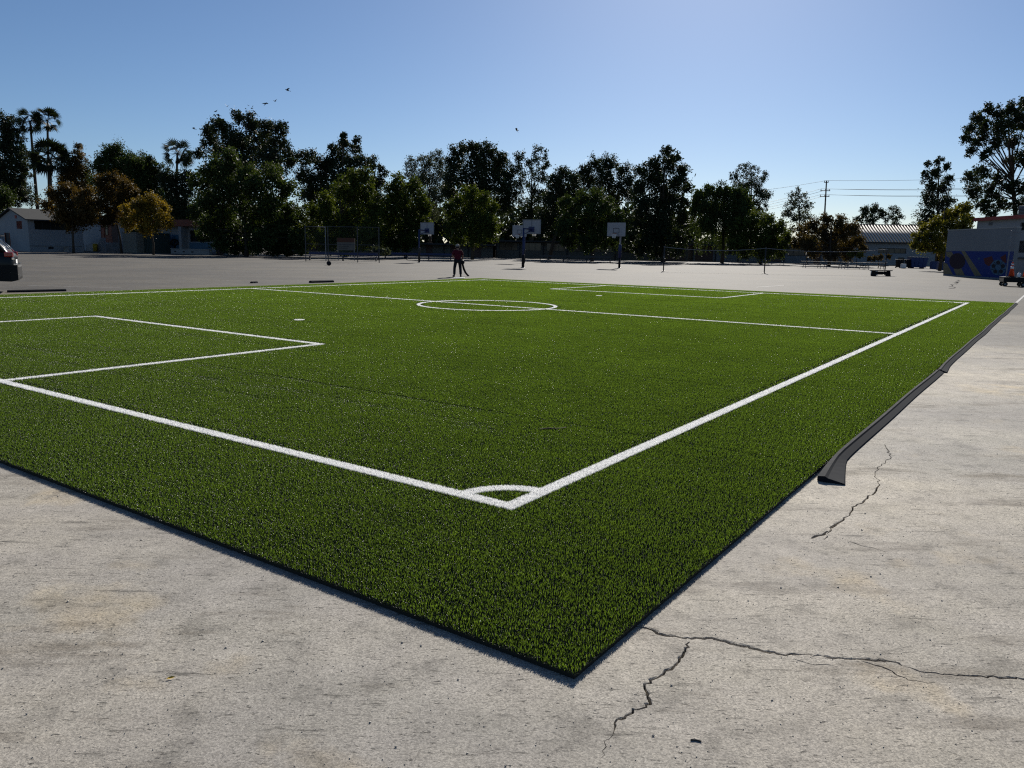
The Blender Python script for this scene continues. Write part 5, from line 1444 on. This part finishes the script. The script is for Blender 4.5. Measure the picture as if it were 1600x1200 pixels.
# ------------------------------------------------------------------ dark car at the left edge
def car():
    g = gpt(33, 452); u = math.atan2(33 - 800, FPX)
    rz = -u + rad(-4)          # local +x points to the tail
    root = empty('parked_car', gcol(30, 24.6), rz)
    W = .94
    def loft(secs, name, mat, parent, smooth=True, bev=0.0):
        """secs: list of (x, list of (y, z)) closed rings"""
        mb = MB(); n = len(secs[0][1])
        for x, ring in secs:
            for q in ring: mb.v.append((x if len(q) == 2 else x + q[2], q[0], q[1]))
        for i in range(len(secs) - 1):
            for k in range(n):
                k2 = (k + 1) % n
                mb.f.append((i * n + k, i * n + k2, (i + 1) * n + k2, (i + 1) * n + k)); mb.m.append(0)
        mb.f.append(tuple(range(n))); mb.m.append(0)
        e = (len(secs) - 1) * n; mb.f.append(tuple(e + k for k in range(n))); mb.m.append(0)
        return mb.build(name, mat, parent, smooth=smooth, bevel=bev)
    def ring(w, z0, z1, tuck=.06):
        return [(-w + tuck, z0), (-w, z0 + .12), (-w, z1 - .18), (-w + .05, z1 - .04), (-w + .14, z1), (w - .14, z1), (w - .05, z1 - .04), (w, z1 - .18), (w, z0 + .12), (w - tuck, z0)]
    # lower body from tail (x=0) forward (negative x)
    body = [(-.0, ring(.74, .60, 1.06)), (-.04, ring(.86, .50, 1.16)), (-.14, ring(.92, .42, 1.24)), (-.5, ring(.95, .36, 1.26)), (-1.4, ring(.96, .32, 1.23)), (-2.6, ring(.96, .32, 1.18)), (-3.3, ring(.95, .32, 1.14)), (-4.0, ring(.94, .34, 1.10)), (-4.45, ring(.88, .36, 1.0)), (-4.68, ring(.74, .42, .88))]
    loft(body, 'body', M['car_paint'], root)
    def cab(x, w0, w1, z0, z1): return (x, [(-w0, z0), (-w1, z1 - .07), (-w1 + .12, z1), (w1 - .12, z1), (w1, z1 - .07), (w0, z0)])
    loft([cab(-.12, .84, .76, 1.18, 1.24), cab(-.24, .86, .75, 1.2, 1.40), cab(-.42, .88, .75, 1.2, 1.60), cab(-.60, .89, .76, 1.2, 1.71), cab(-1.6, .9, .78, 1.2, 1.80), cab(-2.3, .9, .77, 1.18, 1.78), cab(-2.75, .9, .74, 1.14, 1.60), cab(-3.3, .88, .7, 1.1, 1.18)], 'cabin', M['car_paint'], root)
    for s in (-1, 1):
        for (xa, xb, xc, xd) in ((-.50, -1.35, -1.32, -.66), (-1.42, -2.25, -2.2, -1.42), (-2.32, -3.0, -2.72, -2.3)):
            yb, yt = s * (.905), s * (.805)
            MB().quad([(xa, yb, 1.26), (xb, yb, 1.26), (xc, yt, 1.66), (xd, yt, 1.66)]).build('side_window', M['dark_glass'], root, fix=False)
    MB().quad([(-.17, -.66, 1.32), (-.17, .66, 1.32), (-.44, .62, 1.63), (-.44, -.62, 1.63)]).build('rear_window', M['dark_glass'], root, fix=False)
    # the pale trim round the tail window, and the roof spoiler
    for s in (-1, 1): MB().tube([(-.10, s * .80, 1.25), (-.24, s * .785, 1.42), (-.43, s * .77, 1.63)], .013, 6).build('window_trim', M['chrome'], root, smooth=True)
    MB().box(-.65, -.30, -.66, .66, 1.705, 1.74).build('roof_spoiler', M['car_paint'], root, bevel=.012)
    for s in (-1, 1):
        t = MB().box(-.24, -.01, s * .80 - .13, s * .80 + .13, 1.09, 1.235).build('tail_light', M['tail_red'], root, bevel=.03)
        MB().box(-.05, .008, s * .80 - .10, s * .80 + .10, 1.01, 1.07).build('reverse_lamp', M['chrome'], root, bevel=.008)
    bp = loft([(-.5, [(-.965, .38), (-.965, .84), (.965, .84), (.965, .38)]), (-.1, [(-.94, .36), (-.94, .86), (.94, .86), (.94, .36)]), (.07, [(-.80, .40), (-.80, .84), (.80, .84), (.80, .40)]), (.09, [(-.6, .48), (-.6, .78), (.6, .78), (.6, .48)])], 'rear_bumper', M['black_plastic'], root, False)
    MB().box(-.06, .085, -.80, .80, .845, .885).build('bumper_step', M['chrome'], bp, bevel=.01)
    MB().box(.02, .078, -.79, -.5, .55, .585).build('lower_strip', M['chrome'], bp)
    MB().box(-.012, .008, -.27, .27, .9, 1.01).build('number_plate', M['white_paint'], root)
    for x in (-.92, -3.72):
        for s in (-1, 1):
            # wheel axis along y
            y0 = s * .80
            w = empty('wheel', (x, y0, .37)); w.parent = root
            prof = [(.24, -.11), (.33, -.12), (.365, -.09), (.37, 0), (.365, .09), (.33, .12), (.24, .11)]
            MB().lathe((0, 0, 0), prof, 28, 'Y').build('tyre', M['tyre'], w, smooth=True)
            rim = MB().lathe((0, s * .085, 0), [(.24, -.02), (.22, .03), (.06, .045), (.05, .05)], 24, 'Y').build('rim', M['dark_frame'], w)
            sp = MB()
            for k in range(5):
                a = k * 2 * math.pi / 5; c, q = math.cos(a), math.sin(a)
                sp.tube([(c * .03, s * .13, q * .03), (c * .23, s * .125, q * .23)], [.035, .025], 6)
            sp.build('spokes', M['alloy'], w)
            arch = [(.43 * math.cos(t * math.pi / 14), 0, .43 * math.sin(t * math.pi / 14)) for t in range(15)]
            ar = MB().tube([(x + p[0], s * .945, .37 + p[2]) for p in arch], .035, 6).build('wheel_arch', M['black_plastic'], root)
    for s in (-1, 1):
        MB().box(-3.0, -2.85, s * 1.0 - .1, s * 1.0 + .1, 1.2, 1.34).build('mirror', M['car_paint'], root, bevel=.03)
        MB().box(-4.6, -4.3, s * .72 - .15, s * .72 + .15, .82, .96).build('headlight', M['chrome'], root, bevel=.03)
        MB().tube([(-.8, s * .66, 1.78), (-1.5, s * .68, 1.845), (-2.2, s * .67, 1.825)], .018, 6).build('roof_rail', M['galvanised'], root)
    tag(root, 'tail of a dark parked car cut off by the left edge', 'car')
car()

# ------------------------------------------------------------------ worker
def skin_mesh(name, verts, edges, radii, mat, parent, root_i=0, levels=2, flat=1.0):
    me = bpy.data.meshes.new(name + '_cage'); me.from_pydata(verts, edges, [])
    o = bpy.data.objects.new(name + '_cage', me); COL.objects.link(o)
    o.modifiers.new('skin', 'SKIN'); ss = o.modifiers.new('sub', 'SUBSURF'); ss.levels = levels; ss.render_levels = levels
    sv = me.skin_vertices[0].data
    for i, r in enumerate(radii):
        sv[i].radius = r if hasattr(r, '__len__') else (r, r)
        sv[i].use_root = (i == root_i)
    dg = bpy.context.evaluated_depsgraph_get()
    ev = bpy.data.meshes.new_from_object(o.evaluated_get(dg)); ev.name = name
    bpy.data.objects.remove(o)
    ev.materials.clear(); ev.materials.append(mat)
    ev.polygons.foreach_set('use_smooth', [True] * len(ev.polygons))
    return link(bpy.data.objects.new(name, ev), parent)
def worker():
    root = empty('person', gpt(715, 432.5), rad(14)); tag(root, 'worker in maroon shirt and pale cap holding a blower tube, back turned', 'person')
    # facing +y, feet apart
    J = {'pel': (0, 0, .93), 'bel': (0, .01, 1.06), 'che': (0, .02, 1.28), 'nek': (0, .02, 1.47), 'hd0': (0, .04, 1.56), 'hd1': (-.01, .05, 1.66),
         'shL': (-.19, .02, 1.40), 'elL': (-.30, .06, 1.16), 'haL': (-.20, .26, 1.05), 'shR': (.19, .02, 1.40), 'elR': (.30, .02, 1.15), 'haR': (.28, .16, .96),
         'hpL': (-.10, 0, .88), 'knL': (-.17, .03, .49), 'anL': (-.19, -.02, .09), 'toL': (-.24, .14, .04),
         'hpR': (.10, 0, .88), 'knR': (.16, .05, .49), 'anR': (.17, -.02, .09), 'toR': (.19, .15, .04)}
    names = list(J); ix = {n: i for i, n in enumerate(names)}
    E = [('pel', 'bel'), ('bel', 'che'), ('che', 'nek'), ('nek', 'hd0'), ('hd0', 'hd1'), ('che', 'shL'), ('shL', 'elL'), ('elL', 'haL'), ('che', 'shR'), ('shR', 'elR'), ('elR', 'haR'),
         ('pel', 'hpL'), ('hpL', 'knL'), ('knL', 'anL'), ('anL', 'toL'), ('pel', 'hpR'), ('hpR', 'knR'), ('knR', 'anR'), ('anR', 'toR')]
    RR = {'pel': (.15, .11), 'bel': (.14, .11), 'che': (.16, .12), 'nek': .055, 'hd0': .085, 'hd1': .085, 'shL': .06, 'elL': .042, 'haL': .032, 'shR': .06, 'elR': .042, 'haR': .032,
          'hpL': .095, 'knL': .06, 'anL': .042, 'toL': .04, 'hpR': .095, 'knR': .06, 'anR': .042, 'toR': .04}
    skin_mesh('body', [J[n] for n in names], [(ix[a], ix[b]) for a, b in E], [RR[n] for n in names], M['skin'], root)
    # shirt, trousers, shoes as looser shells
    sh = ['bel0', 'bel', 'che', 'nk', 'shL', 'slL', 'shR', 'slR']
    P = {'bel0': (0, .01, .93), 'bel': J['bel'], 'che': J['che'], 'nk': (0, .02, 1.43), 'shL': J['shL'], 'slL': (-.285, .05, 1.19), 'shR': J['shR'], 'slR': (.285, .02, 1.18)}
    si = {n: i for i, n in enumerate(sh)}
    skin_mesh('shirt', [P[n] for n in sh], [(si[a], si[b]) for a, b in (('bel0', 'bel'), ('bel', 'che'), ('che', 'nk'), ('che', 'shL'), ('shL', 'slL'), ('che', 'shR'), ('shR', 'slR'))], [(.195, .165), (.19, .165), (.21, .17), .095, .10, .085, .10, .085], M['maroon_shirt'], root, 1)
    tr = ['pel', 'hpL', 'knL', 'anL', 'hpR', 'knR', 'anR']; ti = {n: i for i, n in enumerate(tr)}
    skin_mesh('trousers', [J[n] for n in tr], [(ti[a], ti[b]) for a, b in (('pel', 'hpL'), ('hpL', 'knL'), ('knL', 'anL'), ('pel', 'hpR'), ('hpR', 'knR'), ('knR', 'anR'))], [(.175, .13), .115, .085, .075, .115, .085, .075], M['dark_cloth'], root)
    for s, n in ((-1, 'L'), (1, 'R')):
        a, t = Vector(J['an' + n]), Vector(J['to' + n])
        skin_mesh('shoe', [a + Vector((0, -.05, -.04)), a.lerp(t, .5) + Vector((0, 0, -.02)), t], [(0, 1), (1, 2)], [.055, .06, .045], M['black_plastic'], root)
    mb = MB(); c = Vector((-.01, .05, 1.66))
    mb.lathe(c, [(.112, 0), (.112, .04), (.095, .09), (.05, .125), (.01, .135)], 16)
    cap = mb.build('cap', M['cap_white'], root, smooth=True)
    MB().box(-.08, .06, .14, .24, 1.655, 1.668).build('cap_peak', M['cap_white'], cap)
    MB().lathe((-.01, .045, 1.57), [(.088, 0), (.1, .05), (.108, .088)], 14).build('hair', M['dark_cloth'], root, smooth=True)
    f = MB()
    f.tube([(-.01, .135, 1.62), (-.01, .165, 1.595), (-.01, .135, 1.585)], .014, 5)
    f.build('nose', M['skin'], root, smooth=True)
    for sx in (-.045, .025): MB().lathe((sx, .125, 1.635), [(.003, -.01), (.013, 0), (.003, .01)], 8, 'Y').build('eye', M['white_paint'], root)
    for sx in (-.115, .095): MB().tube([(sx, .04, 1.585), (sx * 1.05, .03, 1.61), (sx, .035, 1.635)], .014, 5).build('ear', M['skin'], root, smooth=True)
    MB().box(-.035, .015, .128, .138, 1.555, 1.562).build('mouth', M['maroon_shirt'], root)
    # hands with fingers: right closes on the blower handle, left held in front
    for n, hand, tgt in (('R', Vector(J['haR']), Vector((0, .3, -.95))), ('L', Vector(J['haL']), Vector((.4, .9, -.1)))):
        d = tgt.normalized(); side = d.cross(Vector((0, 0, 1))).normalized(); up = side.cross(d)
        palm = [hand - d * .02, hand + d * .05]
        vs = [tuple(p) for p in palm]; es = [(0, 1)]; rs = [(.028, .022), (.036, .018)]
        for k, ln in enumerate((.055, .068, .072, .062)):
            o = (k - 1.5) * .02; b = len(vs)
            p1 = hand + d * .075 + side * o; p2 = p1 + d * ln * .45 - up * .012; p3 = p2 + d * ln * .15 - up * .03
            vs += [tuple(p1), tuple(p2), tuple(p3)]; es += [(1, b), (b, b + 1), (b + 1, b + 2)]; rs += [.0095, .0085, .0075]
        b = len(vs); s = -1 if n == 'R' else 1
        p1 = hand + d * .02 + side * s * .036; p2 = p1 + d * .03 + side * s * .012 - up * .015
        vs += [tuple(p1), tuple(p2)]; es += [(0, b), (b, b + 1)]; rs += [.011, .009]
        skin_mesh('hand', vs, es, rs, M['skin'], root, 0, 1)
    # leaf blower: motor at the right hip, tube to the ground
    b = empty('leaf_blower', gpt(715, 432.5), rad(14)); tag(b, 'black leaf blower with long curved tube held by the worker', 'leaf blower')
    mb = MB(); mb.lathe((.30, .13, .80), [(.06, -.10), (.10, -.08), (.115, 0), (.10, .08), (.06, .10)], 14, 'Y'); mb.build('motor_housing', M['black_plastic'], b, smooth=True)
    MB().tube([(.26, .05, .86), (.25, .08, .955), (.30, .20, .955), (.31, .24, .84)], .016, 6).build('grip', M['black_plastic'], b, smooth=True)
    MB().tube([(.30, .20, .76), (.36, .34, .60), (.44, .50, .42), (.56, .66, .22), (.72, .80, .06)], [.055, .058, .06, .058, .055], 10).build('tube', M['black_plastic'], b, smooth=True)
    MB().tube([(.72, .80, .06), (.80, .86, .035)], [.055, .035], 10).build('nozzle', M['dark_frame'], b, smooth=True)
worker()

# ------------------------------------------------------------------ birds
def bird(u, v, d, span, yaw, dih, bank, label):
    root = empty('bird', at(u, v, d), yaw)
    tag(root, label, 'bird', 'birds in flight')
    mb = MB()
    body = [(.0, -.22, .02), (0, -.12, 0), (0, .02, 0), (0, .13, .01), (0, .19, .02), (0, .235, .015)]
    mb.tube([Vector(p) * span * 1.1 for p in body], [.012 * span, .06 * span, .075 * span, .05 * span, .042 * span, .008 * span], 8)
    h = span / 2
    for s in (-1, 1):
        prof = [(0, .10, -.08), (.35, .14, -.08), (.62, .10, -.09), (.86, .0, -.10), (1.0, -.10, -.13)]
        row = []
        for k, (t, yf, yb) in enumerate(prof):
            z = math.sin(dih) * h * t * (1 if t < .6 else .9); x = s * h * t * math.cos(dih)
            row.append((len(mb.v), )); mb.v += [(x, yf * span, z + .008 * span), (x, yb * span, z), (x, (yf + yb) / 2 * span, z - .012 * span)]
        for k in range(len(prof) - 1):
            a, b = row[k][0], row[k + 1][0]
            for i, j in ((0, 1), (1, 2), (2, 0)): mb.f.append((a + i, b + i, b + j, a + j)); mb.m.append(0)
        e = row[-1][0]; mb.f.append((e, e + 1, e + 2)); mb.m.append(0)
    n = len(mb.v); mb.v += [(-.03 * span, -.2 * span, 0), (.03 * span, -.2 * span, 0), (.09 * span, -.40 * span, .01), (-.09 * span, -.40 * span, .01), (0, -.3 * span, -.012 * span)]
    for f in ((0, 1, 2, 3), (0, 4, 1), (1, 4, 2), (2, 4, 3), (3, 4, 0)): mb.f.append(tuple(n + i for i in f)); mb.m.append(0)
    mb.build('bird_body', M['feather'], root, smooth=False)
    root.rotation_euler = (bank, rad(8), yaw)
for k, (u, v, sp, yaw, dih, bank, lab) in enumerate((
        (303, 201, .85, 1.9, .15, .3, 'bird lowest and farthest left of the flock'),
        (337, 174, .8, 2.4, .2, -.4, 'bird just above the upper left of the largest tree'),
        (341, 180, .95, 2.0, .05, .2, 'bird gliding closest to the top left of the largest tree'),
        (355, 166, .8, .2, .75, .1, 'bird with wings raised in a V over the largest tree'),
        (388, 165, .45, 1.0, .3, .3, 'faint tiny bird right above the peak of the largest tree'),
        (415, 162, .9, -2.2, .1, .5, 'left bird of the close pair right of the tree peak'),
        (430, 158, .7, 2.6, .5, -.3, 'right bird of the close pair right of the tree peak'),
        (449, 141, 1.0, 2.2, .35, .2, 'bird highest and farthest right of the flock'),
        (807, 203, 1.0, 1.35, .4, .9, 'single bird alone in the sky above the centre trees'))):
    bird(u, v, 115, sp * 1.2, yaw, dih, bank, lab)

# far wood that closes the horizon behind the school
def far_wood():
    rng = np.random.default_rng(77)
    C = []; S = []; T = []
    for x in np.arange(-190, 230, 3.2):
        d = 205 + rng.uniform(-12, 12); h = rng.uniform(9.5, 14) if -95 < x < 48 else rng.uniform(4, 6.5); r = rng.uniform(2.6, 4.0)
        n = 300
        p = rng.normal(0, 1, (n, 3)) * [r * .6, r * .5, h * .28] + [x, d, h * .5]
        C.append(p); S.append(rng.uniform(1.0, 2.2, n)); T.append(rng.uniform(0, .8, n))
    C = np.concatenate(C); S = np.concatenate(S); T = np.concatenate(T); C[:, 2] = np.abs(C[:, 2])
    V, q, st, tot, a = leaf_cloud(C, S, T, rng, .7)
    o = np_mesh('distant_wood', V, q, st, tot, LEAF['dark'], None, a)
    tag(o, 'low dark far wood behind the school buildings', 'wood', kind='stuff')
far_wood()
print('leaf triangles', TRI[0])
